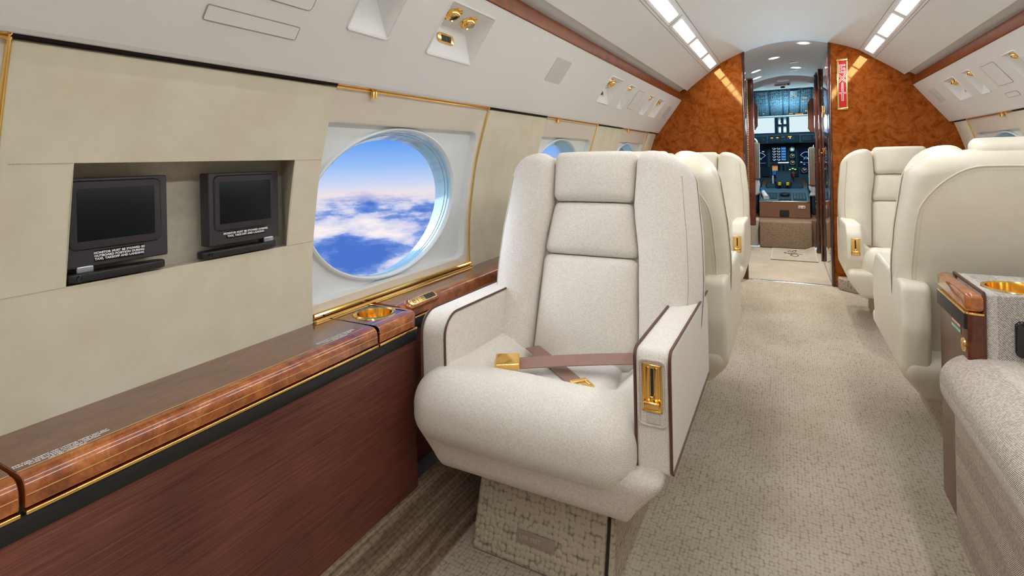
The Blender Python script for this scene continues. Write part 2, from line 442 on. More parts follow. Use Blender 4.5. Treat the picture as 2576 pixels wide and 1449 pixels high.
# suede sidewalls, with the monitor recess let into the left one
WIN_C = [1.28, 2.59, 3.90, -0.112, -1.42]
def wall(side, segs, holes):
    mb = MB()
    zs = merge(lin(0.585, 1.204, 16), [1.209, 1.213, 1.027, 0.815])
    for (a, b) in segs:
        e = 0.012
        ys = merge([a, a+0.003, a+0.008, b-0.008, b-0.003, b], [h[0] for h in holes if a < h[0] < b], [h[1] for h in holes if a < h[1] < b])
        def f(y, z):
            d = min(y-a, b-y); k = 1.0 if d >= 0.0079 else (0.75 if d >= 0.0029 else 0.0)
            if y <= Y0+1e-4 or y >= Y1-1e-4: k = 1
            if z > 1.2125: k = min(k, 0.0)
            elif z > 1.2085: k = min(k, 0.8)
            return (MX(Ws(z)+e*k-0.001, side), y, z)
        mb.add(grid(f, ys, zs, holes))
    # backing below and behind the panels
    return mb
def segs_for():
    cs = sorted(WIN_C); out = []; y = Y0
    for c in cs:
        out.append((y, c-0.325)); y = c+0.44
    out.append((y, Y1)); return [s for s in out if s[1]-s[0] > 0.02]
RH = (0.424, 0.868, 0.815, 1.027)
mbw = wall(-1, segs_for(), [RH]); wl = SE(mbw.build('wall_left', M['suede']))
wr = SE(wall(1, segs_for(), []).build('wall_right', M['suede']))
for s, nm in SIDES:
    SE(mesh_obj('wall_%s_lower' % nm, *grid(lambda z, y: (MX(-1.15, s), y, z), [-0.02, 0.62], [Y0, Y1]), M['suede']))
# stitches beside the recess
st = MB()
for (a, b, z) in ((0.34, 0.42, 1.027), (0.34, 0.42, 0.815), (0.872, 0.945, 1.027), (0.872, 0.945, 0.815)):
    y = a
    while y < b:
        st.add(tube([(Ws(z)+0.0118, y, z), (Ws(z)+0.0118, y+0.0028, z)], 0.0006, 5)); y += 0.0042
st.build('stitching', M['seam'], wl)
# recess niche
n0, n1, n2, n3 = RH
mb = MB(); xb = -1.152
C0 = [(Ws(z)+0.011, y, z) for y, z in ((n0,n2),(n1,n2),(n1,n3),(n0,n3))]
C1 = [(xb, y, z) for y, z in ((n0-0.03,n2-0.004),(n1+0.035,n2-0.004),(n1+0.035,n3+0.004),(n0-0.03,n3+0.004))]
V = C0+C1; F = [(4,5,6,7)]+[(i, (i+1) % 4, 4+(i+1) % 4, 4+i) for i in range(4)]
mesh_obj('monitor_niche', V, F, M['recess'], wl, smooth=0)
mesh_obj('niche_welt', *tube([(Ws(z)+0.0115, y, z) for y, z in [(n1, zz) for zz in lin(n2, n3, 6)]], 0.0022, 6), M['suede'], wl)

# ---------------------------------------------------------------- windows
def star(path_fn, angs, c):
    return [path_fn(a) for a in angs]
def ray_rect(a, y0, y1, z0, z1, r=0.0):
    dy, dz = math.cos(a), math.sin(a)
    def hit(y0, y1, z0, z1):
        t = 1e9
        if dy > 1e-9: t = min(t, y1/dy)
        if dy < -1e-9: t = min(t, y0/dy)
        if dz > 1e-9: t = min(t, z1/dz)
        if dz < -1e-9: t = min(t, z0/dz)
        return t
    t = hit(y0, y1, z0, z1)
    if r > 0:
        y, z = t*dy, t*dz
        for cy, cz, sy, sz in ((y1-r, z1-r, 1, 1), (y0+r, z1-r, -1, 1), (y1-r, z0+r, 1, -1), (y0+r, z0+r, -1, -1)):
            if (y-cy)*sy > 0 and (z-cz)*sz > 0:
                b = dy*cy+dz*cz; cc = cy*cy+cz*cz-r*r; disc = b*b-cc
                if disc > 0: t = b+math.sqrt(disc)
    return t*dy, t*dz
def ray_ell(a, A, B):
    t = 1/math.sqrt((math.cos(a)/A)**2+(math.sin(a)/B)**2); return t*math.cos(a), t*math.sin(a)
wn = 0
def window(side, c, idx):
    cz = 0.885; nm = 'window_%d' % idx
    root = empty(nm, (MX(-1.10, side), c, cz)); root['kind'] = 'structure'
    R0 = (-0.36, 0.44, -0.297, 0.358)
    angs = lin(0, 2*PI, 120)[:-1] + [math.atan2(R0[j], R0[i]) % (2*PI) for i in (0, 1) for j in (2, 3)]
    angs = sorted(angs)
    rr = (-0.352, 0.418, -0.245, 0.243)
    rings = [(lambda a: ray_rect(a, *R0), 0.0), (lambda a: ray_rect(a, *rr, 0.035), 0.0),
             (lambda a: ray_rect(a, rr[0]+0.004, rr[1]-0.004, rr[2]+0.004, rr[3]-0.004, 0.033), 0.003),
             (lambda a: ray_rect(a, rr[0]+0.010, rr[1]-0.010, rr[2]+0.006, rr[3]-0.004, 0.03), 0.026)]
    def make(rings, planar=False):
        V = []; F = []; n = len(angs)
        for fn, d in rings:
            dz = -0.24*max(0, d-0.026); dy = 0.22*max(0, d-0.026)
            for a in angs:
                y, z = fn(a); V.append((MX(Ws(cz+z)-d, side), c+y+dy, cz+z+dz))
        for i in range(len(rings)-1):
            for k in range(n): F.append((i*n+k, i*n+(k+1) % n, (i+1)*n+(k+1) % n, (i+1)*n+k))
        return V, F
    e = lambda A, B: (lambda a: ray_ell(a, A, B))
    mesh_obj('window_panel', *make(rings[:3]), M['shade'], root)
    mesh_obj('window_surround', *make(rings[2:]+[(e(0.346, 0.239), 0.026)]), M['winwhite'], root)
    mesh_obj('window_rim', *make([(e(0.346,0.239),0.026),(e(0.342,0.236),0.014),(e(0.337,0.231),0.011),(e(0.331,0.227),0.015),(e(0.328,0.225),0.024)]), M['winwhite'], root)
    mesh_obj('window_reveal', *make([(e(0.328,0.225),0.022),(e(0.328,0.225),0.036),(e(0.326,0.2235),0.0365),(e(0.326,0.2235),0.050),(e(0.324,0.222),0.0505),(e(0.324,0.222),0.066),(e(0.323,0.221),0.10)]), M['acrylic'], root, smooth=25)
    # pane
    V = [(MX(Ws(cz)-0.085, side), c, cz)]; n = len(angs)
    for a in angs:
        y, z = ray_ell(a, 0.324, 0.222); V.append((MX(Ws(cz+z)-0.085, side), c+y+0.013, cz+z-0.014))
    mesh_obj('window_pane', V, [(0, 1+k, 1+(k+1) % n) for k in range(n)], M['pane'], root)
    # gold trims
    ya, yb = c-0.325, c+0.44
    r = 0.0032
    zt = 1.222
    mesh_obj('gold_trim', *MB().add(tube([(MX(Ws(zt)+0.004, side), ya, zt), (MX(Ws(zt)+0.004, side), yb, zt)], 0.0055, 8)).add(tube([(MX(Ws(zt-.009)+0.003, side), ya, zt-.010), (MX(Ws(zt-.009)+0.003, side), yb, zt-.010)], 0.003, 8)).vf, M['gold'], root)
    mesh_obj('gold_trim', *tube([(MX(Ws(z)+0.004, side), yb, z) for z in lin(0.60, zt, 18)], r, 8), M['gold'], root)
    if idx in (2, 3, 7, 8):
        mesh_obj('gold_trim', *tube([(MX(Ws(z)+0.004, side), ya, z) for z in lin(0.60, zt, 18)], r, 8), M['gold'], root)
    mesh_obj('gold_trim', *MB().add(tube([(MX(-1.107, side), ya, 0.612), (MX(-1.107, side), yb, 0.612)], 0.008, 10)).add(tube([(MX(-1.098, side), ya, 0.5995), (MX(-1.098, side), yb, 0.5995)], 0.005, 8)).vf, M['gold'], root)
    k = ya+0.13
    kn = MB().add(lathe([(0,0.012),(0.008,0.012),(0.009,0.0),(0.009,-0.020),(0,-0.021)], (MX(Ws(1.2)+0.013, side), k, 1.212), (0,0,1), 14))
    kn.add(box(MX(Ws(zt), side), MX(Ws(zt)+0.012, side), k-0.020, k+0.004, zt-0.004, zt+0.006))
    kn.build('shade_knob', M['gold'], root)
    return root
i = 1
for side, nm in SIDES:
    for c in WIN_C:
        window(side, c, i); i += 1

# ------------------------------------------------------------------ valence, wood strip, ceiling
VA, VB = Vector((-0.970, 1.222)), Vector((-0.775, 1.490))
VL = (VB-VA).length; VE = (VB-VA)/VL; VN = Vector((VE.y, -VE.x))     # VN points into the cabin
def vp(y, t, d, side):
    p = VA+VE*t-VN*d
    return Vector((MX(p.x, side), y, p.y))
def vdir(side, kind):
    if kind == 'e': return Vector((VE.x*(1 if side < 0 else -1), 0, VE.y))
    if kind == 'n': return Vector((VN.x*(1 if side < 0 else -1), 0, VN.y))
POCK = {-1: [('wide', 0.885, 1.015, 0.136, 0.290), ('A', 1.185, 1.412, 0.131, 0.288), ('A', 2.682, 2.890, 0.124, 0.277), ('B', 3.062, 3.175, 0.117, 0.272), ('B', 3.612, 3.738, 0.117, 0.262), ('A', 3.888, 4.088, 0.119, 0.266)],
        1: [('B', 2.912, 3.040, 0.117, 0.257), ('B', 3.500, 3.630, 0.119, 0.262), ('A', 3.790, 4.010, 0.121, 0.262)]}
for side, nm in SIDES:
    holes = [(p[1], p[2], p[3], p[4]) for p in POCK[side]]
    ys = merge([Y0, Y1], [h[0] for h in holes], [h[1] for h in holes]); ts = merge([0, VL], [h[2] for h in holes], [h[3] for h in holes])
    mb = MB().add(grid(lambda y, t: vp(y, t, 0, side), ys, ts, holes))
    lip = fillet([(-1.04, 1.30), (-1.005, 1.262), (-0.992, 1.222), (-0.970, 1.222)], [0, 0, 0.006, 0], 4)
    lip = [(-1.04, 1.30), (-1.008, 1.262), (-0.997, 1.232), (-0.991, 1.221), (-0.984, 1.216), (-0.976, 1.216), (-0.970, 1.222)]
    mb.add(grid(lambda i_, y: (MX(lip[int(i_)][0], side), y, lip[int(i_)][1]), list(range(len(lip))), [Y0, Y1]))
    ends = [tuple(vp(Y1, t, 0, side)) for t in (0, VL)]
    o = SE(mb.build('trim_valence_'+nm, M['white']))
    # dark slot above the sidewall
    gp = [(-1.0125, 1.2126), (-1.000, 1.2134), (-0.998, 1.262), (-0.960, 1.270)]
    gseg = MB()
    for (a, b) in segs_for(): gseg.add(grid(lambda i_, y: (MX(gp[int(i_)][0], side), y, gp[int(i_)][1]), [0, 1, 2, 3], [a, b]))
    gseg.build('shadow_gap', M['dark'], o)
    mesh_obj('valence_back', *grid(lambda x, y: (MX(x, side), y, 1.30), [-1.12, -0.94], [Y0, Y1]), M['dark'], o)
    # wood strip
    st = fillet([(-0.777, 1.490), (-0.770, 1.490), (-0.770, 1.547), (-0.800, 1.547), (-0.800, 1.490)], [0.002, 0.004, 0.004, 0, 0], 3)
    o = SE(mesh_obj('trim_wood_'+nm, *prism([(MX(a, side), b) for a, b in st], 'y', Y0, Y1-0.002), M['strip']))
    # light trough behind
    tr = [(-0.796, 1.5475), (-0.790, 1.560), (-0.765, 1.580), (-0.728, 1.583)]
    SE(mesh_obj('trim_trough_'+nm, *grid(lambda i_, y: (MX(tr[int(i_)][0], side), y, tr[int(i_)][1]), list(range(4)), [Y0, Y1]), M['trough']))
# ceiling: side panels, light channels, crown
def ceil_prof():
    p = [(-0.728, 1.583), (-0.733, 1.575), (-0.728, 1.567), (-0.69, 1.600), (-0.62, 1.654), (-0.556, 1.700)]
    q = [(-0.548, 1.7065), (-0.462, 1.7715)]
    r = [(-0.454, 1.777), (-0.38, 1.813), (-0.28, 1.851), (-0.18, 1.878), (-0.08, 1.894), (CX, 1.899)]
    left = p+q+r
    return left + [(2*CX-x, z) for x, z in reversed(left[:-1])]
cp = ceil_prof()
SE(mesh_obj('ceiling', *grid(lambda i_, y: (cp[int(i_)][0], y, cp[int(i_)][1]), list(range(len(cp))), [Y0, Y1]), M['ceil'], smooth=40))
# fine joint lines along the light channels
for side, nm in SIDES:
    mb = MB()
    for (x, z) in ((-0.552, 1.703), (-0.458, 1.774)):
        mb.add(tube([(MX(x, side), Y0, z), (MX(x, side), Y1, z)], 0.0016, 5))
    SE(mb.build('trim_joint_'+nm, M['joint']))
# ceiling light panels
LE = Vector((0.082, 0.0, 0.062)).normalized()
def light_panel(side, a, b, label, group=None):
    cxm, czm = -0.505, 1.739
    ex = Vector((LE.x*(1 if side < 0 else -1), 0, LE.z)); ny = Vector((0, 1, 0)); nn = Vector((LE.z*(1 if side < 0 else -1), 0, -LE.x))
    c = Vector((MX(cxm, side), (a+b)/2, czm)); root = empty('ceiling_light', c, label, 'ceiling light', group)
    L2 = (b-a)/2
    fr = MB()
    for (u0, u1, v0, v1) in ((-0.044, -0.030, -L2-0.04, L2+0.04), (0.030, 0.044, -L2-0.04, L2+0.04), (-0.03, 0.03, -L2-0.04, -L2), (-0.03, 0.03, L2, L2+0.04)):
        fr.add(oriented(box(u0, u1, v0, v1, 0.001, 0.004), c, ex, ny, nn))
    fr.build('frame', M['white'], root)
    mesh_obj('lens', *oriented(rbox(-0.0285, 0.0285, -L2+.002, L2-.002, 0.0, 0.0055, 0.003, 2), c, ex, ny, nn), M['lens'], root)
    return root
place = ['fourth', 'third', 'second', 'nearest']
for k in range(11):
    e = (4.475, 3.931, 3.376, 2.795)[k] if k < 4 else 2.795-0.565*(k-3); s_ = e-(0.455 if k == 0 else 0.485)
    s_ += 0.004
    if e < Y0+0.1: break
    lab = ['lit ceiling light on the left strip, last one against the bulkhead', 'lit ceiling light on the left strip, second from the bulkhead', 'lit ceiling light on the left strip, third from the bulkhead', 'lit ceiling light on the left strip, fourth from the bulkhead, cut by the picture top'][k] if k < 4 else 'lit ceiling light on the left strip further aft, above the picture'
    light_panel(-1, max(s_, Y0+.05), e, lab, 'warm lit panels along the left ceiling strip')
    e = (4.465, 3.890, 3.320)[k] if k < 3 else 3.320-0.572*(k-2); s_ = e-0.496
    lab = ['lit ceiling light on the right strip, last one against the bulkhead', 'lit ceiling light on the right strip, second from the bulkhead', 'lit ceiling light on the right strip, third from the bulkhead, cut by the picture top'][k] if k < 3 else 'lit ceiling light on the right strip further aft, above the picture'
    light_panel(1, max(s_, Y0+.05), e, lab, 'warm lit panels along the right ceiling strip')

# passenger service pockets
def psu(side, spec, label):
    kind, y0, y1, t0, t1 = spec
    dep = 0.052 if kind != 'wide' else 0.06
    c = vp((y0+y1)/2, (t0+t1)/2, 0.0, side)
    root = empty('service_pocket', c, label, 'reading light unit', 'service pockets in the white overhead panels')
    tm = t0+(t1-t0)*0.48; g = 0.012
    P = [vp(y0,t0,0,side), vp(y1,t0,0,side), vp(y1,t1,0,side), vp(y0,t1,0,side), vp(y0+g,tm,dep,side), vp(y1-g*2.5,tm,dep,side)]
    mesh_obj('pocket', P, [(0,1,5,4), (4,5,2,3), (0,4,3), (1,2,5)], M['white'], root, smooth=0)
    fl = MB(); e, n = vdir(side,'e'), vdir(side,'n')
    path = [vp(a, b, -0.0005, side) for a, b in fillet([(y0-.004,t0-.004),(y1+.004,t0-.004),(y1+.004,t1+.004),(y0-.004,t1+.004)], 0.008, 3)]
    mesh_obj('flange', *tube(path, 0.0028, 6, closed=True), M['white'], root)
    # fittings on the upper face
    A = P[4].lerp(P[5], 0.5); B = P[3].lerp(P[2], 0.5)
    up = (B-A); fn = Vector((0,1,0)).cross(up).normalized()
    if fn.dot(n) < 0: fn = -fn
    wy = y1-y0
    def fitting(f, h, dark, tilt, r=0.030):
        q = A+up*h+Vector((0, f, 0)); name = 'air_nozzle' if dark else 'reading_lamp'
        ax = (fn+Vector((0,-tilt,0))).normalized()
        o = mesh_obj(name, *lathe([(r,0.000),(r,0.003),(r*0.93,0.0045),(r*0.80,0.001),(r*0.74,-0.004),(r*0.70,0.004),(r*0.62,0.012),(r*0.5,0.016),(r*0.46,0.013)], q, fn, 28), M['gold'], root)
        mesh_obj('nozzle' if dark else 'lens', *lathe([(0,0.011),(r*0.2,0.0115),(r*0.22,0.009),(r*0.47,0.0125)], q, fn, 20), M['blackgloss'] if dark else M['greygrille'], o)
    if kind == 'A':
        fitting(-wy*0.24, 0.58, True, 0.3); fitting(wy*0.17, 0.50, False, 0)
        A2 = P[0].lerp(P[1], 0.5); B2 = P[4].lerp(P[5], 0.5); up2 = (B2-A2).normalized(); f2 = Vector((0,1,0)).cross(up2).normalized()
        if f2.dot(n) < 0: f2 = -f2
        q = A2.lerp(B2, 0.58)+Vector((0,-wy*0.08,0))
        pl = mesh_obj('switch_plate', *oriented(prism(fillet([(-.042,-.015),(.042,-.015),(.042,.015),(-.042,.015)], 0.014, 5), 'z', 0, 0.004, 0.0015), q, Vector((0,1,0)), up2, f2), M['gold'], root)
        for k in (-1, 0, 1):
            mesh_obj('button', *oriented(rbox(k*.0165-.0075, k*.0165+.0075, -.009, .009, .003, .0055, .001, 1), q, Vector((0,1,0)), up2, f2), M['black'], pl)
    elif kind == 'B':
        fitting(-wy*0.05, 0.72, False, 0, 0.024)
    return root
labs = {-1: ['large empty white pocket left of the gold reading lights, cut by the picture top',
             'white service pocket with two gold nozzles and three button switch above the big window',
             'white gold-nozzle pocket first in the left row, right of the large grey speaker',
             'narrow white pocket with one small gold light, left panel, right of a two nozzle pocket',
             'narrow white pocket with one small gold light, left panel, second from the bulkhead end',
             'white gold-nozzle pocket on the left beside the small grey speaker'],
        1: ['narrow white pocket with one gold light, right overhead panel, at the picture edge',
            'narrow white pocket with one small gold light on the right overhead panel, near the bulkhead',
            'white service pocket with gold nozzles and switch on the right overhead panel']}
for side, nm in SIDES:
    for sp, lb in zip(POCK[side], labs[side]): psu(side, sp, lb)
def flush(name, side, y0, y1, t0, t1, label, cat, mat, r=0.01, d=0.0015, edge=True):
    c = vp((y0+y1)/2, (t0+t1)/2, 0, side)
    root = empty(name, c, label, cat)
    e, n = vdir(side,'e'), vdir(side,'n'); hy, ht = (y1-y0)/2, (t1-t0)/2
    pg = fillet([(-hy,-ht),(hy,-ht),(hy,ht),(-hy,ht)], r, 4)
    mesh_obj('face', *oriented(prism(pg, 'z', 0.0002, d, d*0.5, 2), c, Vector((0,1,0)), e, n), mat, root, smooth=15)
    if edge:
        mesh_obj('joint', *tube([c+Vector((0,1,0))*a+e*b+n*0.0008 for a, b in pg], 0.0013, 5, closed=True), M['joint'], root)
    return root
flush('access_panel', -1, 0.566, 0.764, 0.076, 0.106, 'long narrow white flush panel above the two monitors', 'panel', M['white'], 0.004)
flush('oxygen_door', -1, 0.45, 0.772, 0.147, 0.30, 'large white flush door above the narrow panel, cut by the picture top', 'panel', M['white'])
flush('speaker_grille', -1, 1.966, 2.126, 0.152, 0.261, 'large grey speaker grille on the left overhead panel', 'speaker', M['greygrille'], 0.008, 0.002, False)
flush('oxygen_door', -1, 3.279, 3.435, 0.131, 0.265, 'small white flush door between narrow pockets on the left', 'panel', M['white'])
flush('speaker_grille', -1, 4.303, 4.44, 0.136, 0.244, 'small grey speaker grille on the left beside the bulkhead', 'speaker', M['greygrille'], 0.008, 0.002, False)
flush('speaker_grille', 1, 4.25, 4.40, 0.145, 0.252, 'grey speaker grille on the right overhead panel beside the bulkhead', 'speaker', M['greygrille'], 0.008, 0.002, False)
flush('oxygen_door', 1, 3.172, 3.355, 0.130, 0.252, 'white flush door on the right overhead panel between two narrow pockets', 'panel', M['white'])
flush('access_panel', 1, 3.232, 3.377, 0.060, 0.085, 'small white flush strip low on the right overhead panel', 'panel', M['white'], 0.004)

# ------------------------------------------------------------------ bulkhead and cabin ends
def bulk_poly(side, xd):
    # outline from the doorway outwards (x measured on the left, mirrored later)
    pts = [(xd, 0.0), (-1.10, 0.0), (-1.14, 0.5), (-1.13, 0.8), (-1.06, 1.10), (-1.0, 1.26), (-0.80, 1.50), (-0.79, 1.60), (-0.69, 1.612), (-0.62, 1.664), (-0.505, 1.752), (-0.38, 1.823), (-0.28, 1.860)]
    pts = [p for p in pts if p[0] <= xd+1e-6]
    zt = 1.899-0.6*(xd-CX)**2
    pts.append((xd, min(1.862, zt+0.01)))
    return [(MX(x, side), z) for x, z in pts]
wf = SE(mesh_obj('wall_front', *prism(bulk_poly(-1, -0.283), 'y', Y1, Y1+0.035), M['burl'], smooth=0))
wf2 = SE(mesh_obj('wall_front_right', *prism(bulk_poly(1, 2*CX-0.303), 'y', Y1, Y1+0.035), M['burl'], smooth=0))
for x0, x1, o in ((-0.300, -0.278, wf), (0.298, 0.318, wf2)):
    mesh_obj('door_jamb', *rbox(x0, x1, Y1-0.006, Y1+0.05, 0, 1.850, 0.004, 2), M['jamb'], o)
SE(mesh_obj('trim_1', *rbox(-0.283, 0.303, Y1-0.012, Y1+0.02, -0.01, 0.006, 0.004, 2), M['chrome']))['label'] = 'bright metal threshold strip in the doorway'
SE(mesh_obj('wall_back', *box(-1.25, 1.29, Y0-0.05, Y0, -0.02, 2.0), M['suede']))
# exit sign
ex = empty('exit_sign', (0.390, Y1-0.002, 1.527), 'red vertical EXIT sign in a gold frame on the burl bulkhead', 'sign')
x0, x1, z0, z1 = 0.355, 0.424, 1.336, 1.721
mesh_obj('plate', *rbox(x0+.009, x1-.009, Y1-0.008, Y1-0.001, z0+.014, z1-.014, .001, 1), M['red'], ex)
fr = MB()
for b in ((x0,x0+.012,z0+.0165,z1-.0165),(x1-.012,x1,z0+.0165,z1-.0165),(x0,x1,z0,z0+.017),(x0,x1,z1-.017,z1)): fr.add(rbox(b[0],b[1],Y1-0.014,Y1-0.001,b[2],b[3],.003,2))
fr.build('frame', M['gold'], ex)
for ch, z in zip('EXIT', (1.640, 1.568, 1.502, 1.432)):
    mesh_obj('letter', *text_vf(ch, 0.088, (0.3895, Y1-0.0085, z), (1,0,0), (0,0,1), 'CENTER', 1.0, 0.0022), M['white_ink'], ex, smooth=0)
    mesh_obj('letter_core', *text_vf(ch, 0.088, (0.3895, Y1-0.0092, z), (1,0,0), (0,0,1), 'CENTER', 1.0, -0.0012), M['red'], ex, smooth=0)

# ------------------------------------------------------------------ seats
TILT = math.radians(14)
def bk(u, w, v):
    return Vector((u, 0.36+w*math.sin(TILT)+v*math.cos(TILT), 0.40+w*math.cos(TILT)-v*math.sin(TILT)))
def smooth01(t): t = max(0, min(1, t)); return t*t*(3-2*t)
def half_inner(w):   # half width of the centre pads by height on the back
    P = [(0.0, 0.172), (0.27, 0.160), (0.33, 0.158), (0.47, 0.137), (0.50, 0.137), (0.68, 0.142)]
    for (a, x), (b, y) in zip(P, P[1:]):
        if w <= b: return x+(y-x)*max(0, (w-a))/(b-a)
    return P[-1][1]
def half_outer(w):
    P = [(0.0, 0.315), (0.12, 0.338), (0.25, 0.345), (0.40, 0.338), (0.55, 0.322), (0.68, 0.306)]
    for (a, x), (b, y) in zip(P, P[1:]):
        if w <= b: return x+(y-x)*max(0, (w-a))/(b-a)
    return P[-1][1]

def make_seat(name, label, kind, lever=1, headup=0.0, belt=None, loc=(0,0), rot=0.0, group=None):
    fab = kind == 'fabric'
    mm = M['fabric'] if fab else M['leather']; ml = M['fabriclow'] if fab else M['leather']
    root = empty(name, (0, 0, 0), label, 'seat', group)
    # pedestal with carpet cover
    ped = mesh_obj('pedestal', *prism(fillet([(0.015, 0.0), (0.10, 0.26), (0.50, 0.26), (0.50, 0.0)], 0.01), 'x', -0.184, 0.168, 0.008), M['pedcarpet'], root)
    mesh_obj('pedestal_gap', *prism([(0.035, 0.0), (0.11, 0.255), (0.49, 0.255), (0.49, 0.0)], 'x', 0.166, 0.178), M['dark'], ped)
    mesh_obj('pedestal_side', *prism(fillet([(0.03, 0.0), (0.11, 0.26), (0.50, 0.26), (0.50, 0.0)], 0.01), 'x', 0.176, 0.190, 0.003), M['pedcarpet'], ped)
    if fab:
        pd = Vector((0, 0.085, 0.26)).normalized(); pn = Vector((0, -0.26, 0.085)).normalized()
        q = Vector((-0.006, 0.015, 0))+pd*0.070+pn*0.0015
        t_ = mesh_obj('life_vest_tag', *oriented(rbox(-.052,.052,-.014,.014,0,.003,.0012,1), q, (1,0,0), pd, pn), plain('tag plate', srgb(150,134,122), 0.35), ped)
        mesh_obj('lettering', *text_vf('LIFE VEST', 0.012, q+pn*0.0033+Vector((-.043,0,0)), (1,0,0), pd, 'LEFT', 1.15), plain('engraved', srgb(190,178,166), 0.5), t_, smooth=0)
    # lower shell
    def wshell(p, u):
        x, y, z = p; k = smooth01(((0.36 if fab else 0.30)-z)/(0.14 if fab else 0.12))
        s = 1-0.30*k if abs(x) > 0.2 else 1
        if abs(x) > 0.2: x = math.copysign(0.2+(abs(x)-0.2)*(1-(0.62 if fab else 0.42)*k), x)
        if fab and x < 0: x *= 0.985
        if y > 0.45: y = 0.45+(y-0.45)*(1-0.5*k)
        if y < 0.1: y = 0.1+(y-0.1)*(1-0.10*k)
        return x, y, z
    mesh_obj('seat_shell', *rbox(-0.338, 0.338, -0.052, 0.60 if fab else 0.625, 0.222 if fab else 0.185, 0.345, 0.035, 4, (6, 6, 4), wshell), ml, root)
    # cushion with raised front roll and side rolls
    def wcush(p, u):
        x, y, z = p
        top = smooth01((u[2]+0.2)/0.9)
        inx = 1-smooth01((abs(x+0.006)-0.135)/0.10)
        iny = smooth01((y-0.055)/0.12)
        z -= 0.070*top*inx*iny
        z += 0.014*top*math.exp(-((y-0.03)/0.09)**2)*(1-0.5*abs(u[0]))
        if y < 0.06: y -= 0.012*(1-u[0]**2)*(1-u[2]**2)
        if u[1] < -0.5: x *= 1.0+0.006
        return x, y, z
    cu = mesh_obj('seat_cushion', *rbox(-0.328 if fab else -0.27, 0.262, -0.075 if fab else -0.05, 0.42, 0.284 if fab else 0.275, 0.458, 0.078, 6, (12, 10, 4), wcush), mm, root)
    def wpad(p, u):
        x, y, z = p
        return x*(1+0.22*(0.2-y)/0.2), y, z+0.012*(1-u[0]**2)*(1-u[1]**2)-0.02*(y-0.1)
    mesh_obj('seat_pad', *rbox(-0.165, 0.160, 0.09, 0.43, 0.345, 0.408, 0.028, 4, (6, 6, 1), wpad), M['fabricpad'] if fab else mm, root)
    # backrest: three centre pads
    def cpad(nm, w0, w1, v0, puff):
        def wp(p, u):
            w = p[2]; s = half_inner(w)/0.15
            pf = puff*(1-abs(u[0])**2.5)*(1-abs(u[2])**2.2)
            edge = 0.012*abs(u[0])**4
            return bk(p[0]*s, w, p[1]-pf*(1 if p[1] < 0.05 else 0)+edge*(1 if p[1] < 0.05 else 0))
        return mesh_obj(nm, *rbox(-0.15, 0.15, v0, 0.115, w0, w1, 0.026, 5, (8, 1, 8), wp), mm, root)
    hd = cpad('headrest', 0.492, 0.660+headup, -0.012, 0.016)
    cpad('back_pad', 0.318, 0.490, -0.002, 0.018)
    cpad('lumbar_pad', -0.02, 0.316, -0.004, 0.024)
    # wings
    for sgn in (-1, 1):
        def ww(p, u):
            t = (p[0]+1)/2            # 0 inner .. 1 outer
            w = p[2]
            cap = 0.055*max(0, t-0.25)**2/0.5625*smooth01((w-0.42)/0.22)
            w2 = w-cap
            inner, outer = half_inner(w2)+0.002, half_outer(w2)
            rnd = 0.05*max(0, (t-0.55)/0.45)**2 if p[1] < 0.03 else 0
            v = p[1]-0.020*math.sin(PI*min(1, t*1.15))*(1 if p[1] < 0.03 else 0)+rnd
            if p[1] > 0.05: v -= 0.03*t*t
            return bk(sgn*(inner+(outer-inner)*t), w2, v)
        # build in unit x, mapped by ww
        V, F = rbox(-1, 1, -0.022, 0.125, -0.03, 0.655, 0.035, 5, (8, 1, 14), None)
        # unit x is stretched, so rebuild the rounding in true width
        Vr, Fr = rbox(-0.09, 0.09, -0.022, 0.125, -0.03, 0.655, 0.042, 6, (6, 1, 14), lambda p, u: ww((p[0]/0.09, p[1], p[2]), u))
        wg = mesh_obj('wing', Vr, Fr, mm, root)
        sp = [ww((0.62, -0.022, w), None) for w in lin(0.02, 0.60, 24)]
        mesh_obj('seam', *tube([p+Vector((0, -0.0005, 0)) for p in sp], 0.0012, 5), M['seam'], wg)
    # back shell
    def wsh(p, u):
        w = p[2]; s = half_outer(w-0.02)/0.34
        cap = 0.045*max(0, abs(u[0])-0.45)**2/0.30*smooth01((w-0.40)/0.25)
        bulge = 0.022*(1-u[0]**2)*(1-abs(u[2])**3)
        return bk(p[0]*s, w-cap, p[1]+(bulge if p[1] > 0.1 else 0))
    sh = mesh_obj('back_shell', *rbox(-0.335, 0.335, 0.045, 0.158, -0.06, 0.662, 0.05, 6, (10, 1, 12), wsh), mm, root)
    # welted rear panel
    def rp(u, w):   # point on the shell rear face
        return Vector(wsh((u, 0.158, w), (u/0.335, 1, (w-0.301)/0.361)))
    dn = (bk(0, 0, 1)-bk(0, 0, 0))
    pl = fillet([(-0.300, -0.05), (0.300, -0.05), (0.298, 0.628), (-0.298, 0.628)], [0.02, 0.02, 0.16, 0.16], 10)
    dense = []
    for i_ in range(len(pl)):
        a, b = pl[i_], pl[(i_+1) % len(pl)]; n_ = max(1, int(math.dist(a, b)/0.03))
        dense += [(a[0]+(b[0]-a[0])*k/n_, a[1]+(b[1]-a[1])*k/n_) for k in range(n_)]
    V = []; K = 9; F = []
    for s_ in range(K+1):
        f_ = 1-s_/K*0.97
        for a, b in dense: V.append(rp(a*f_, 0.27+(b-0.27)*f_)+dn*(0.0035 if s_ > 0 else 0.0))
    n_ = len(dense)
    for s_ in range(K):
        for k in range(n_): F.append((s_*n_+k, s_*n_+(k+1) % n_, (s_+1)*n_+(k+1) % n_, (s_+1)*n_+k))
    F.append(tuple(K*n_+k for k in range(n_)))
    rpn = mesh_obj('rear_panel', V, F, mm, sh)
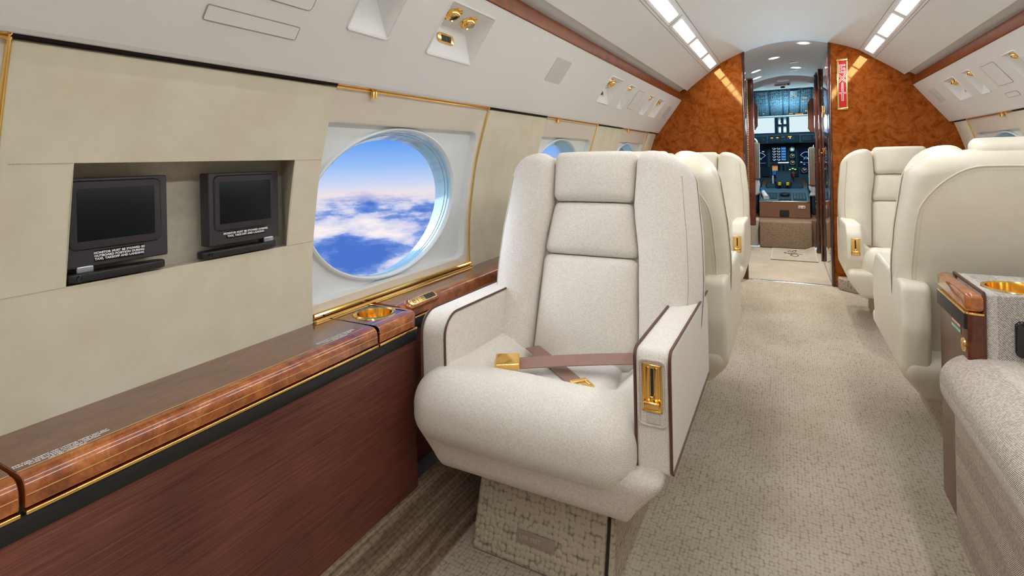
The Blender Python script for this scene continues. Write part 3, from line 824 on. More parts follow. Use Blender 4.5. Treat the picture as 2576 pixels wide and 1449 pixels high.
    mesh_obj('welt', *tube([rp(a, b)+dn*0.0015 for a, b in dense], 0.0026, 6, closed=True), mm if not fab else M['fabriclow'], rpn)
    ins = inset(dense, 0.012)
    stt = MB()
    for i_ in range(0, len(ins)):
        a, b = ins[i_], ins[(i_+1) % len(ins)]; ln = math.dist(a, b); n2 = max(1, int(ln/0.008))
        for k in range(n2):
            t0, t1 = k/n2, (k+0.55)/n2
            stt.add(tube([rp(a[0]+(b[0]-a[0])*t, a[1]+(b[1]-a[1])*t)+dn*0.0040 for t in (t0, t1)], 0.0006, 4))
    stt.build('stitching', M['seam'], rpn)
    # armrests
    for sgn in (-1, 1):
        front = 0.0
        if fab and sgn < 0: front = 0.020
        top = 0.612
        if fab:
            pg = [(front, 0.335), (front, top-0.012), (0.60, top-0.02), (0.60, 0.335)]
            rr = [0.012, 0.060 if sgn < 0 else 0.022, 0.05, 0.02]; be = 0.012
        else:
            pg = [(front+0.05, 0.280), (front-0.012, 0.40), (front, 0.535), (front+0.075, 0.598), (0.63, 0.590), (0.645, 0.44), (0.615, 0.285)]
            rr = [0.04, 0.06, 0.06, 0.08, 0.035, 0.10, 0.03]; be = 0.017
        xi, xo = (0.259, 0.338) if sgn > 0 else (-0.338, -0.256)
        fp = fillet(pg, rr, 8)
        ar = mesh_obj('armrest', *prism(fp, 'x', xi, xo, be, 5), mm, root, smooth=50)
        if fab:
            for x in (xi+0.002, xo-0.002):
                pth = fillet([(0.595, top-0.02), (front, top-0.012), (front, 0.345), ], [0, rr[1], 0], 8)
                pi_ = [p for p in pth]
                mesh_obj('piping', *tube([(x, a-0.001*0, b) for a, b in pi_], 0.0033, 8), M['piping'], ar)
            if sgn > 0:
                mesh_obj('piping', *tube([(xo-0.001, front+0.01, 0.337), (xo-0.001, 0.59, 0.337)], 0.0028, 8), M['piping'], ar)
        if sgn == lever or lever == 0:
            xm = (xi+xo)/2; fy = front-0.0005 if fab else front-0.0105
            if fab:
                z0_, z1_ = 0.470, 0.572; hw = 0.0215; ey = Vector((0,0,1)); en = Vector((0,-1,0)); o_ = Vector((xm, fy, 0))
            else:
                z0_, z1_ = 0.425, 0.520; hw = 0.022
                d_ = Vector((0, 0.012, 0.135)).normalized(); ey = d_; en = Vector((0, -d_.z, d_.y))
                o_ = Vector((xm, front-0.012, 0.40))-ey*0.40+en*0.001
            def S(vf): return oriented(vf, o_, Vector((1,0,0)), ey, en)
            if fab:
                mesh_obj('lever_surround', *S(tube([(a, b, 0.0012) for a, b in fillet([(-hw-.008, z0_-.030), (hw+.008, z0_-.030), (hw+.008, z1_+.008), (-hw-.008, z1_+.008)], 0.012, 5)], 0.0036, 8, closed=True)), M['fabriclow'], ar)
                mesh_obj('pull_tab', *S(rbox(-0.013, 0.016, z0_-.026, z0_-.004, 0.0, 0.004, 0.002, 2)), M['fabriclow'], ar)
            fr_ = MB()
            for b_ in ((-hw,-hw+.0045,z0_,z1_),(hw-.0045,hw,z0_,z1_),(-hw,hw,z0_,z0_+.0045),(-hw,hw,z1_-.0045,z1_)): fr_.add(S(rbox(b_[0],b_[1],b_[2],b_[3],0.0,0.005,0.0015,2)))
            lp = fr_.build('recline_plate', M['gold'], ar)
            mesh_obj('plate_back', *S(box(-hw+.003, hw-.003, z0_+.003, z1_-.003, 0.0, 0.0012)), M['gold'], lp)
            mesh_obj('slide_rail', *S(MB().add(rbox(-0.013, -0.005, z0_+.02, z1_-.006, 0.001, 0.004, 0.001, 2)).add(rbox(0.005, 0.013, z0_+.02, z1_-.006, 0.001, 0.004, 0.001, 2)).vf), M['gold'], lp)
            mesh_obj('slot', *S(box(-0.0032, 0.0032, z0_+.03, z1_-.010, 0.001, 0.0022)), M['dark'], lp)
            mesh_obj('recline_lever', *S(MB().add(rbox(-0.017, 0.017, z0_+.010, z0_+.024, 0.004, 0.014, 0.003, 2)).add(rbox(-0.004, 0.004, z0_+.022, z0_+.036, 0.001, 0.011, 0.002, 2)).vf), M['gold'], lp)
    # belts
    if belt:
        zt = 0.428 if fab else 0.432
        def strap_path(a, b, lift=0.0, n=14):
            out = []
            for i_ in range(n+1):
                t = i_/n; p = Vector(a).lerp(Vector(b), t); out.append(p+Vector((0, 0, lift*math.sin(PI*t)+0.004)))
            return out
        if belt == 'crossed':
            p1 = strap_path((0.262, 0.345, 0.452), (-0.118, 0.165, 0.440), 0.004)
            s1 = mesh_obj('belt_strap', *ribbon(p1, [(0, -0.35, 1)]*len(p1), 0.046, 0.003), M['strap'], root, smooth=30)
            q = Vector((-0.138, 0.150, 0.450)); dx = Vector((0.262+0.118, 0.19, 0.01)).normalized(); dz = Vector((-0.08, -0.30, 1)).normalized(); dy = dz.cross(dx).normalized(); dz = dx.cross(dy)
            bkl = mesh_obj('belt_buckle', *oriented(rbox(-0.034, 0.034, -0.028, 0.028, -0.009, 0.011, 0.005, 3), q, dx, dy, dz), M['gold'], s1)
            mesh_obj('buckle_lip', *oriented(rbox(-0.038, 0.030, -0.024, 0.024, -0.013, -0.005, 0.003, 2), q, dx, dy, dz), M['gold'], bkl)
            p2 = strap_path((-0.155, 0.345, 0.420), (0.055, 0.175, 0.414), 0.002)
            s2 = mesh_obj('belt_strap', *ribbon(p2, [(0, 0, 1)]*len(p2), 0.046, 0.003), M['strap'], root, smooth=30)
            q = Vector((0.080, 0.155, 0.424)); dx = Vector((0.21, -0.18, -0.01)).normalized(); dz = Vector((0, 0, 1)); dy = dz.cross(dx).normalized(); dz = dx.cross(dy)
            tg = MB()
            for b_ in ((-.022,.026,-.024,-.014,0,.006),(-.022,.026,.014,.024,0,.006),(-.024,-.010,-.024,.024,0,.007),(.012,.030,-.020,.020,0,.006),(-.004,.014,-.008,.008,0.001,.005)): tg.add(oriented(rbox(*b_, .002, 2), q, dx, dy, dz))
            tg.build('belt_tongue', M['gold'], s2)
        else:
            p1 = strap_path((-0.25, 0.33, 0.430), (-0.06, 0.16, 0.428), 0.0)
            s1 = mesh_obj('belt_strap', *ribbon(p1, [(0, -0.2, 1)]*len(p1), 0.046, 0.003), M['strap'], root, smooth=30)
            q = Vector((-0.045, 0.135, 0.444)); dx = Vector((0.95, 0.1, 0)).normalized(); dz = Vector((0, -0.15, 1)).normalized(); dy = dz.cross(dx).normalized(); dz = dx.cross(dy)
            mesh_obj('belt_buckle', *oriented(rbox(-0.036, 0.036, -0.026, 0.026, -0.010, 0.012, 0.004, 3), q, dx, dy, dz), M['gold'], s1)
    root.location = (loc[0], loc[1], 0); root.rotation_euler = (0, 0, rot)
    return root
GS = 'cream leather cabin seats'
make_seat('cabin_seat', 'pale woven fabric armchair seat with brown piping, nearest, facing the camera', 'fabric', 1, 0.0, 'crossed', (-0.56, 1.12))
make_seat('cabin_seat', 'cream leather seat seen from behind, back to back with the fabric seat on the left', 'leather', 0, 0, None, (-0.525, 2.54), PI, GS)
make_seat('cabin_seat', 'cream leather seat facing the camera on the left of the aisle by the bulkhead', 'leather', 1, 0, 'single', (-0.565, 3.42), 0, GS)
make_seat('cabin_seat', 'large cream leather seat seen from behind, right of the aisle, beside the divan cabinet', 'leather', 0, 0.02, None, (0.665, 2.71), PI, GS)
make_seat('cabin_seat', 'cream leather seat facing the camera on the right of the aisle under the exit sign', 'leather', -1, 0.01, 'single', (0.645, 3.55), 0, GS)

# ------------------------------------------------------------------ left side rail
RP = fillet([(-1.106, 0.553), (-1.106, 0.598), (-0.922, 0.598), (-0.922, 0.556)], [0, 0, 0.026, 0.004], 6)
def rail_unit(y0, y1, label, xf=-0.922, cup=None, endround=False, fwd=False):
    root = empty('side_rail', ((xf-1.1)/2, (y0+y1)/2, 0.56), label, 'side rail', None)
    P = fillet([(-1.106, 0.553), (-1.106, 0.598), (xf, 0.598), (xf, 0.556)], [0, 0, 0.028, 0.004], 8)
    zt = 0.598
    # wooden front roll and top
    if not cup:
        mesh_obj('wood_edge', *prism(P, 'y', y0+0.0012, y1-0.0012, 0.001, 1), M['rail'], root)
        mesh_obj('rail_top', *box(-1.106, xf-0.030, y0+0.0015, y1-0.0015, zt-0.001, zt+0.0006), M['railtop'], root)
    else:
        cx_, cy_, r_ = cup
        # block with a real hole: ring-shaped top, plain front and end
        angs = sorted(lin(0, 2*PI, 56)[:-1]+[math.atan2(b-cy_, a-cx_) % (2*PI) for a in (-1.106, xf-0.028) for b in (y0+.0015, y1-0.022)])
        V = []; F = []
        for a in angs: V.append((cx_+r_*math.cos(a), cy_+r_*math.sin(a), zt+0.0004))
        for a in angs:
            p = ray_rect(a, -1.106-cx_, xf-0.028-cx_, y0+.0015-cy_, y1-0.022-cy_); V.append((cx_+p[0], cy_+p[1], zt+0.0004))
        n = len(angs)
        for k in range(n): F.append((k, (k+1) % n, n+(k+1) % n, n+k))
        mesh_obj('rail_top', V, F, M['railtop'], root)
        # rolled outer edge that turns the corner
        mb = MB(); pts = []
        path = [(xf, y0+.0012)]+fillet([(xf, y0), (xf, y1), (-1.106, y1)], [0, 0.03, 0], 8)[1:]
        V = []; F = []; prof = fillet([(-0.0285, 0.5984), (0, 0.5984), (0, 0.556), (-0.0285, 0.553)], [0, 0.026, 0.004, 0], 7)
        for i_, p in enumerate(path):
            a = Vector(path[min(i_+1, len(path)-1)])-Vector(path[max(i_-1, 0)]); a.normalize(); nr = Vector((a.y, -a.x))
            for d, z in prof: V.append((p[0]+nr.x*d, p[1]+nr.y*d, z))
        m = len(prof)
        for i_ in range(len(path)-1):
            for k in range(m-1): F.append((i_*m+k, i_*m+k+1, (i_+1)*m+k+1, (i_+1)*m+k))
        mesh_obj('wood_edge', V, F, M['rail'], root)
        ch = mesh_obj('cup_holder', *lathe([(r_+.009, .0005), (r_+.008, .0035), (r_+.003, .005), (r_-.003, .003), (r_-.005, -.012), (r_-.010, -.05), (r_-.014, -.053), (0, -.054)], (cx_, cy_, zt), (0,0,1), 48), M['gold'], root)
    # gold bead under the edge, pale inlay lines
    e1 = y1 if not cup else y1-0.012
    mesh_obj('gold_bead', *rbox(xf-0.012, xf+0.0025, y0+.001, e1, 0.5475, 0.5535, 0.002, 2), M['gold'], root)
    il = MB()
    il.add(box(xf-0.028, xf-0.0262, y0+.002, y1-.003 if not cup else y1-.03, zt+0.0004, zt+0.0011))
    if not fwd:
        for zz in (0.582, 0.5745):
            x_ = xf-0.0015 if zz < 0.58 else xf-0.004
            il.add(box(x_-0.002, x_+0.0024, y0+.002, y1-.003 if not cup else y1-.03, zz-0.0005, zz+0.0005))
    il.build('inlay', M['inlay'], root)
    return root
rail_unit(Y0, 0.303, 'burl wood side rail end at the lower left corner of the picture')
ru = rail_unit(0.307, 0.998, 'long burl wood side rail with white lettering under the monitors')
tx = ['FOR TAXI, TAKEOFF AND LANDING: FASTEN SEAT BELT', 'FACE SEAT FWD - TRACK FULLY AFT - AND OUTBOARD', 'PLACE SEAT BACK IN UPRIGHT POSITION.', 'LIFE VEST UNDER SEAT']
mb = MB()
for base in (0.312, 0.845):
    for k, t in enumerate(tx):
        l = 0.112 if base < .5 else 0.11
        mb.add(text_vf(t, 0.0046, (-0.9695+0.0058*k, base+l/2, 0.5990), (0,1,0), (-1,0,0), 'CENTER', 1.0))
mb.build('lettering', M['white_ink'], ru, smooth=0)
rail_unit(1.002, 1.166, 'short burl wood side rail with the gold cup holder, beside the fabric seat', cup=(-1.012, 1.083, 0.050))
rf = rail_unit(1.168, Y1-0.002, 'narrow burl wood side rail under the big window with the gold control plate', xf=-0.985, fwd=True)
ctl = rf
cn = Vector((0.62, 0, 0.78)).normalized(); cu_ = Vector((-cn.z, 0, cn.x))
cq = Vector((-0.9905, 1.268, 0.5935))
mesh_obj('control_housing', *oriented(prism(fillet([(-.078,-.017),(.078,-.017),(.078,.017),(-.078,.017)], .016, 6), 'z', -.02, .0045, .004), cq, (0,1,0), cu_, cn), M['rail'], ctl)
cpl = mesh_obj('control_plate', *oriented(prism(fillet([(-.066,-.0125),(.066,-.0125),(.066,.0125),(-.066,.0125)], .012, 6), 'z', .003, .008, .002), cq, (0,1,0), cu_, cn), M['brass'], ctl)
for k in range(3): mesh_obj('button', *oriented(rbox(.006+k*.0165, .0205+k*.0165, -.0085, .0085, .007, .0095, .001, 1), cq, (0,1,0), cu_, cn), M['ink'], cpl)
mk = MB()
for k in range(3): mk.add(oriented(box(-.012, .003, -.006+.006*k, -.0045+.006*k, .008, .0084), cq, (0,1,0), cu_, cn))
mk.add(oriented(tube([(-.045+.006*math.cos(a), .006*math.sin(a), .0082) for a in lin(0, 2*PI, 16)[:-1]], .0008, 5, closed=True), cq, (0,1,0), cu_, cn))
mk.add(oriented(box(-.0465, -.0435, -.0015, .0015, .008, .0086), cq, (0,1,0), cu_, cn)).add(oriented(box(-.029, -.0275, -.006, .006, .008, .0084), cq, (0,1,0), cu_, cn))
mk.build('symbols', M['ink'], cpl)
# brown laminate dado with black bumper
da = empty('dado_panel', (-0.93, -0.2, 0.3), 'tall brown woodgrain side panel with black bumper strip under the rail', 'side panel')
pth = fillet([(-0.932, Y0), (-0.932, 1.170), (-1.06, 1.170)], [0, 0.02, 0], 6)
V = [(x, y, z) for (x, y) in pth for z in (0.085, 0.518)]; F = [(2*k, 2*k+2, 2*k+3, 2*k+1) for k in range(len(pth)-1)]
mesh_obj('laminate_face', V, F, M['lam'], da)
V = []; F = []; pr = [(-0.002, 0.514), (0.004, 0.516), (0.006, 0.522), (0.006, 0.538), (0.003, 0.545), (-0.004, 0.548)]; m = len(pr)
for i_, p in enumerate(pth):
    a = (Vector(pth[min(i_+1, len(pth)-1)])-Vector(pth[max(i_-1, 0)])).normalized(); nr = Vector((a.y, -a.x))
    for d, z in pr: V.append((p[0]+nr.x*d, p[1]+nr.y*d, z))
for i_ in range(len(pth)-1):
    for k in range(m-1): F.append((i_*m+k, i_*m+k+1, (i_+1)*m+k+1, (i_+1)*m+k))
mesh_obj('bumper', V, F, M['black'], da)
# inner dado behind the seats and its black edge
d2 = empty('dado_panel', (-1.0, 2.9, 0.3), 'recessed lower side panel with black edge behind the fabric seat', 'side panel')
mesh_obj('lower_face', *box(-1.02, -1.0, 1.172, Y1-0.002, 0.105, 0.53), M['lam'], d2)
mesh_obj('bumper', *rbox(-1.0, -0.99, 1.172, Y1-0.002, 0.512, 0.546, 0.003, 2), M['black'], d2)

# right-hand rail (mostly hidden by the seats)
r2 = empty('side_rail', (1.1, 3.3, 0.57), 'burl wood side rail along the right wall behind the leather seats', 'side rail')
mesh_obj('wood_edge', *prism([(2*CX-x, z) for x, z in fillet([(-1.106, 0.553), (-1.106, 0.598), (-0.985, 0.598), (-0.985, 0.556)], [0,0,.028,.004], 6)], 'y', 2.05, Y1-0.002), M['rail'], r2)
d3 = empty('dado_panel', (1.05, 3.3, 0.3), 'brown lower side panel along the right wall behind the leather seats', 'side panel')
mesh_obj('lower_face', *box(2*CX+1.0, 2*CX+1.02, 2.05, Y1-0.002, 0.10, 0.553), M['lam'], d3)

# ------------------------------------------------------------------ monitors
def monitor(y0, y1, label, lines, arm_y, hinge_y):
    xf = -1.096; z0, z1 = 0.842, 1.001; th = 0.032
    root = empty('folding_monitor', (xf, (y0+y1)/2, z0), label, 'monitor', None)
    mesh_obj('housing', *rbox(xf-th, xf, y0, y1, z0, z1, 0.003, 2), M['monitor'], root)
    cy, cz = (y0+y1)/2-0.001, (z0+z1)/2+0.013; hy, hz = 0.074, 0.060
    bz = mesh_obj('bezel', *[[(xf+p[0], cy+p[1], cz+p[2]) for p in v] if i_ == 0 else v for i_, v in enumerate(prism(fillet([(-hy,-hz),(hy,-hz),(hy,hz),(-hy,hz)], 0.011, 5), 'x', 0.0, 0.003, 0.0015))], M['bezel'], root)
    mesh_obj('bezel_groove', *tube([(xf+0.0005, cy+a, cz+b) for a, b in fillet([(-hy,-hz),(hy,-hz),(hy,hz),(-hy,hz)], 0.011, 5)], 0.0012, 5, closed=True), M['blackgloss'], bz)
    mesh_obj('screen', *rbox(xf+0.001, xf+0.0036, cy-0.063, cy+0.063, cz-0.046, cz+0.047, 0.001, 1), M['screen'], root)
    n = len(lines); ts = 0.0054 if n == 3 else 0.0060; h = ts*1.02*n+0.0035; pw = 0.040 if n == 3 else 0.047; pc = cy+(0.003 if n == 3 else 0.0)
    pzc = z0+0.0180 if n == 3 else z0+0.0215
    pl = mesh_obj('placard', *box(xf, xf+0.0012, pc-pw, pc+pw, pzc-h/2, pzc+h/2), M['placard'], root, smooth=0)
    for k, t in enumerate(lines):
        mesh_obj('lettering', *text_vf(t, ts, (xf+0.0014, pc, pzc+ts*1.02*((n-1)/2-k)), (0,1,0), (0,0,1), 'CENTER', 1.06, 0.00022), M['white_ink'], pl, smooth=0)
    # folding arm
    a0, a1 = arm_y; za = 0.8265
    am = mesh_obj('arm', *[[(p[0], p[1], za-0.0075 + p[2]) for p in v] if i_ == 0 else v for i_, v in enumerate(prism(fillet([(xf-0.022, a0), (xf+0.010, a0), (xf+0.010, a1), (xf-0.022, a1)], 0.0155, 6), 'z', 0, 0.015, 0.003))], M['black'], root)
    mesh_obj('hinge_block', *rbox(xf-0.02, xf+0.004, hinge_y-0.013, hinge_y+0.013, za+0.006, z0+0.004, 0.003, 2), M['steel'], am)
    sc = a0+0.017
    mesh_obj('screw', *lathe([(0,0.0015),(0.0022,0.0015),(0.0026,0.003),(0.0045,0.003),(0.0055,0.0)], (xf+0.010, sc, za), (1,0,0), 16), M['blackgloss'], am)
    return root
monitor(0.418, 0.592, 'larger dark folding monitor on the left of the niche with a three line placard', ['MONITOR MUST BE STOWED IN', 'OUTBOARD POSITION DURING', 'TAXI, TAKEOFF AND LANDING'], (0.424, 0.586), 0.452)
monitor(0.676, 0.849, 'dark folding monitor on the right of the niche with a two line placard', ['MONITOR MUST BE STOWED DURING', 'TAXI, TAKE-OFF AND LANDING'], (0.655, 0.838), 0.818)

# ------------------------------------------------------------------ divan
dv = empty('divan', (0.75, 0.6, 0), 'herringbone striped divan with wooden end cabinet at the right picture edge', 'divan')
yE = 1.86; yS = -0.9
def wdc(p, u):
    x, y, z = p
    if u[0] < 0: x -= 0.012*(1-u[2]**2)
    if u[1] > 0: y += 0.012*(1-u[2]**2)
    return x, y, z+0.012*(1-u[0]**2)*(u[2] > 0)
mesh_obj('seat_cushion', *rbox(0.366, 1.02, yS, yE-0.06, 0.315, 0.487, 0.072, 7, (6, 14, 3), wdc), M['herr_top'], dv)
pl = fillet([(0.385, yS), (1.05, yS), (1.05, yE-0.02), (0.385, yE-0.02)], [0, 0, 0, 0.10], 8)
mesh_obj('base_skirt', *prism(pl, 'z', 0.0, 0.33, 0.0), M['herr_base'], dv)
def wdb(p, u): return p[0]+0.10*(p[2]-0.48)/0.5, p[1], p[2]
mesh_obj('backrest', *rbox(0.86, 1.02, yS, 1.70, 0.44, 0.92, 0.06, 5, (2, 8, 4), wdb), M['herr_base'], dv)
# arm block
ya0, ya1 = 1.705, 1.965; zt = 0.655
arm_p = fillet([(0.438, 0.0), (0.438, zt), (1.06, zt), (1.06, 0.0)], [0, 0.012, 0, 0], 5)
cupc = (0.532, 1.800, 0.070)
cx_, cy_, r_ = cupc
angs = sorted(lin(0, 2*PI, 60)[:-1]+[math.atan2(b-cy_, a-cx_) % (2*PI) for a in (0.452, 1.06) for b in (ya0+.014, ya1)])
V = []; F = []
for a in angs: V.append((cx_+r_*math.cos(a), cy_+r_*math.sin(a), zt))
for a in angs:
    p = ray_rect(a, 0.452-cx_, 1.06-cx_, ya0+.014-cy_, ya1-cy_); V.append((cx_+p[0], cy_+p[1], zt))
n = len(angs)
for k in range(n): F.append((k, (k+1) % n, n+(k+1) % n, n+k))
mb = MB().add((V, F))
path = fillet([(0.438, ya1), (0.438, ya0), (1.06, ya0)], [0, 0.012, 0], 6); prof = fillet([(-0.014, zt), (0, zt), (0, 0.0)], [0, 0.013, 0], 6)
V = []; F = []
for i_, p in enumerate(path):
    a = (Vector(path[min(i_+1, len(path)-1)])-Vector(path[max(i_-1, 0)])).normalized(); nr = Vector((a.y, -a.x))
    nr = nr if (nr.x < 0 or nr.y < 0) else -nr
    for d, z in prof: V.append((p[0]+nr.x*d, p[1]+nr.y*d, z))
m = len(prof)
for i_ in range(len(path)-1):
    for k in range(m-1): F.append((i_*m+k, i_*m+k+1, (i_+1)*m+k+1, (i_+1)*m+k))
mb.add((V, F)); ab = mb.build('armrest', M['herr_arm'], dv)
mesh_obj('cup_holder', *lathe([(r_+.007, .0005), (r_+.006, .003), (r_, .004), (r_-.003, .001), (r_-.005, -.02), (r_-.010, -.06), (0, -.061)], (cx_, cy_, zt), (0,0,1), 48), M['gold'], ab)
mesh_obj('latch_recess', *[[(0.505+p[0], ya0-0.004+p[1], 0.550+p[2]) for p in v] if i_ == 0 else v for i_, v in enumerate(prism(fillet([(-0.012,-.045),(.06,-.045),(.06,.045),(-0.012,.045)], .014, 6), 'y', -0.006, 0.006, 0.004))], M['blackgloss'], ab)
mesh_obj('arm_welt', *tube([(0.437, ya1, zt+.001)]+[(0.437, ya0+.004, zt+.001), (0.437, ya0-.001, zt-.01)]+[(0.437, ya0-.001, z) for z in (0.5, 0.3)], 0.004, 8), M['piping'], ab)
# wooden end cabinet
cb = fillet([(0.404, ya0-0.004), (0.434, ya0-0.004), (0.434, ya1+0.015), (0.404, ya1+0.015)], [0.010, 0, 0, 0.012], 5)
cab = mesh_obj('end_cabinet', *prism(cb, 'z', 0.0, 0.600), M['cab'], dv)
ct = fillet([(0.398, ya0-0.008), (0.434, ya0-0.008), (0.434, ya1+0.02), (0.398, ya1+0.02)], [0.014, 0, 0, 0.02], 6)
mesh_obj('cabinet_cap', *prism(ct, 'z', 0.606, 0.654, 0.014, 5), M['rail'], cab)
mesh_obj('cabinet_back_cap', *rbox(0.398, 1.06, ya1-0.03, ya1+0.02, 0.61, 0.652, 0.012, 3), M['railtop'], cab)
mesh_obj('cap_bead', *prism(inset(ct, -0.001), 'z', 0.600, 0.606, 0.002, 2), M['gold'], cab)
mesh_obj('bumper', *rbox(0.3985, 0.406, ya0+0.006, ya1+0.018, 0.558, 0.600, 0.003, 2), M['black'], cab)
xp = 0.4036
pr_ = mesh_obj('placard', *box(xp-0.0008, xp, ya0+.057, ya0+.140, 0.545, 0.557), M['red'], cab, smooth=0)
mesh_obj('lettering', *text_vf('FIRST AID KIT INSIDE', 0.0078, (xp-.0011, ya0+.098, 0.551), (0,-1,0), (0,0,1), 'CENTER', 1.0), M['white_ink'], pr_, smooth=0)
pg_ = mesh_obj('placard', *box(xp-0.0008, xp, ya0+.057, ya0+.140, 0.530, 0.5435), M['green'], cab, smooth=0)
mesh_obj('lettering', *text_vf('EMERGENCY EXIT LIGHT', 0.0072, (xp-.0011, ya0+.098, 0.5368), (0,-1,0), (0,0,1), 'CENTER', 1.0), M['white_ink'], pg_, smooth=0)
mesh_obj('finger_latch', *lathe([(0.0, 0.001), (0.011, 0.0012), (0.0145, 0.003), (0.017, 0.003), (0.0185, 0.0)], (xp, ya0+.032, 0.512), (-1,0,0), 28), M['gold'], cab)

# ------------------------------------------------------------------ vestibule
YV = 6.30
def vz(x, y):
    t = (y-Y1)/(YV-Y1); return 1.897-0.046*t-0.55*(x-CX)**2
SE(mesh_obj('ceiling_vestibule', *grid(lambda x, y: (x, y, vz(x, y)), lin(-0.62, 0.66, 16), lin(Y1+0.001, YV, 6)), M['vest']))
wv = SE(mesh_obj('wall_vestibule_left', *box(-0.345, -0.325, Y1+0.035, 5.94, 0.0, 1.86), M['jamb'], smooth=0))
mesh_obj('door_knob', *lathe([(0,.022),(.012,.021),(.022,.016),(.026,.008),(.020,.003),(.010,0)], (-0.325, 5.15, 1.00), (1,0,0), 24), M['gold'], wv)
hg = MB()
for k in range(62): hg.add(rbox(-0.3245, -0.3205, 5.64, 5.675, 0.30+k*0.0235, 0.30+k*0.0235+0.019, 0.001, 1))
hg.build('piano_hinge', M['brass'], wv)
SE(mesh_obj('trim_2', *rbox(-0.37, -0.283, 5.94, 6.04, 0.27, 1.80, 0.008, 2), M['cab']))['label'] = 'brown wood door post on the left of the vestibule'
wv2 = SE(mesh_obj('wall_vestibule_right', *box(0.303, 0.323, Y1+0.035, 6.36, 0.0, 1.86), M['jamb'], smooth=0))
pn = MB()
for (a, b) in ((4.66, 5.58), (5.68, 6.0)): pn.add(rbox(0.2975, 0.306, a, b, 0.02, 1.80, 0.003, 2))
pn.build('door_panel', M['jamb'], wv2)
mesh_obj('door_frame', *rbox(0.283, 0.304, 5.60, 5.66, 0.0, 1.80, 0.004, 2), M['jamb'], wv2)
mesh_obj('door_frame', *rbox(0.268, 0.304, 6.02, 6.30, 0.0, 1.80, 0.006, 2), M['jamb'], wv2)
V, F = lathe([(0,.016),(.014,.015),(.020,.010),(.022,.004),(.019,0)], (0.2975, 5.18, 1.015), (-1,0,0), 28)
kb = mesh_obj('door_knob', [(v[0], v[1], 1.015+(v[2]-1.015)*1.9) for v in V], F, M['gold'], wv2)
mesh_obj('knob_bar', *rbox(0.274, 0.283, 5.160, 5.20, 1.010, 1.020, 0.002, 2), M['brass'], kb)
mesh_obj('door_latch', *rbox(0.284, 0.299, 5.13, 5.165, 1.32, 1.415, 0.004, 2), M['gold'], wv2)
mesh_obj('strike_plate', *MB().add(rbox(0.280, 0.284, 5.61, 5.65, 0.99, 1.05, 0.002, 1)).add(rbox(0.280, 0.284, 5.61, 5.65, 0.93, 0.975, 0.002, 1)).vf, M['brass'], wv2)
# floor of the vestibule: smoother carpet
SE(mesh_obj('floor_vestibule', *box(-0.35, 0.33, Y1+0.02, 6.25, -0.02, 0.003), M['vestcarpet'], smooth=0))
mt = empty('floor_mat', (0.06, 5.95, 0.003), 'small beige floor mat with a script monogram in front of the step', 'mat')
def matz(x, y): return 0.012+0.035*smooth01((x-0.16)/0.10)*smooth01((y-5.6)/0.5)
V, F = grid(lambda x, y: (x, y, matz(x, y)), lin(-0.135, 0.250, 14), lin(5.52, 6.14, 14)); nv = len(V)
V2 = V+[(x, y, 0.0035) for x, y, z in V]; F2 = F+[tuple(nv+i_ for i_ in f) for f in F]
m_ = 15
edge = [i_*m_ for i_ in range(m_)]+[(m_-1)*m_+j for j in range(1, m_)]+[i_*m_+m_-1 for i_ in range(m_-2, -1, -1)]+[j for j in range(m_-2, 0, -1)]
for k in range(len(edge)): a, b = edge[k], edge[(k+1) % len(edge)]; F2.append((a, b, nv+b, nv+a))
mesh_obj('mat_body', V2, F2, M['vestcarpet'], mt)
mesh_obj('bound_edge', *tube([V2[k] for k in edge], 0.005, 6, closed=True), plain('mat binding', srgb(206,198,182), 0.9), mt)
mono = MB()
for pts in ([(-.05,.10),(-.03,.14),(0,.10),(.02,.16),(.05,.18),(.04,.10),(0,.02),(-.02,-.06),(.03,-.10),(.07,-.06),(.05,.0)], [(-.09,.02),(-.02,.04),(.05,.03),(.11,.0)], [(-.09,.06),(0,-.02),(.05,.02)]):
    P = []
    for i_ in range(len(pts)-1):
        for k in range(4): P.append(Vector(pts[i_]).lerp(Vector(pts[i_+1]), k/4))
    P.append(Vector(pts[-1]))
    mono.add(tube([(0.045+p.x*.8, 5.84+p.y*1.3, matz(0.045+p.x*.8, 5.84+p.y*1.3)+.001) for p in P], 0.003, 5))
mono.build('monogram', M['ink'], mt)
sp = empty('cockpit_step', (0, 6.25, 0), 'high brown carpeted step up to the cockpit behind the mat', 'step')
mesh_obj('step_body', *rbox(-0.262, 0.238, 6.20, 6.40, 0.004, 0.292, 0.018, 4), M['stepcarpet'], sp)
sd = empty('carpet_ledge', (-0.33, 6.36, 0), 'pale carpeted ledge on the left of the brown step', 'ledge')
mesh_obj('ledge_body', *rbox(-0.46, -0.266, 6.30, 6.48, 0.0, 0.295, 0.02, 3), M['vestcarpet'], sd)
SE(mesh_obj('floor_cockpit', *box(-0.88, 0.9, 6.405, 8.29, 0.0, 0.285), M['browncar'], smooth=0))
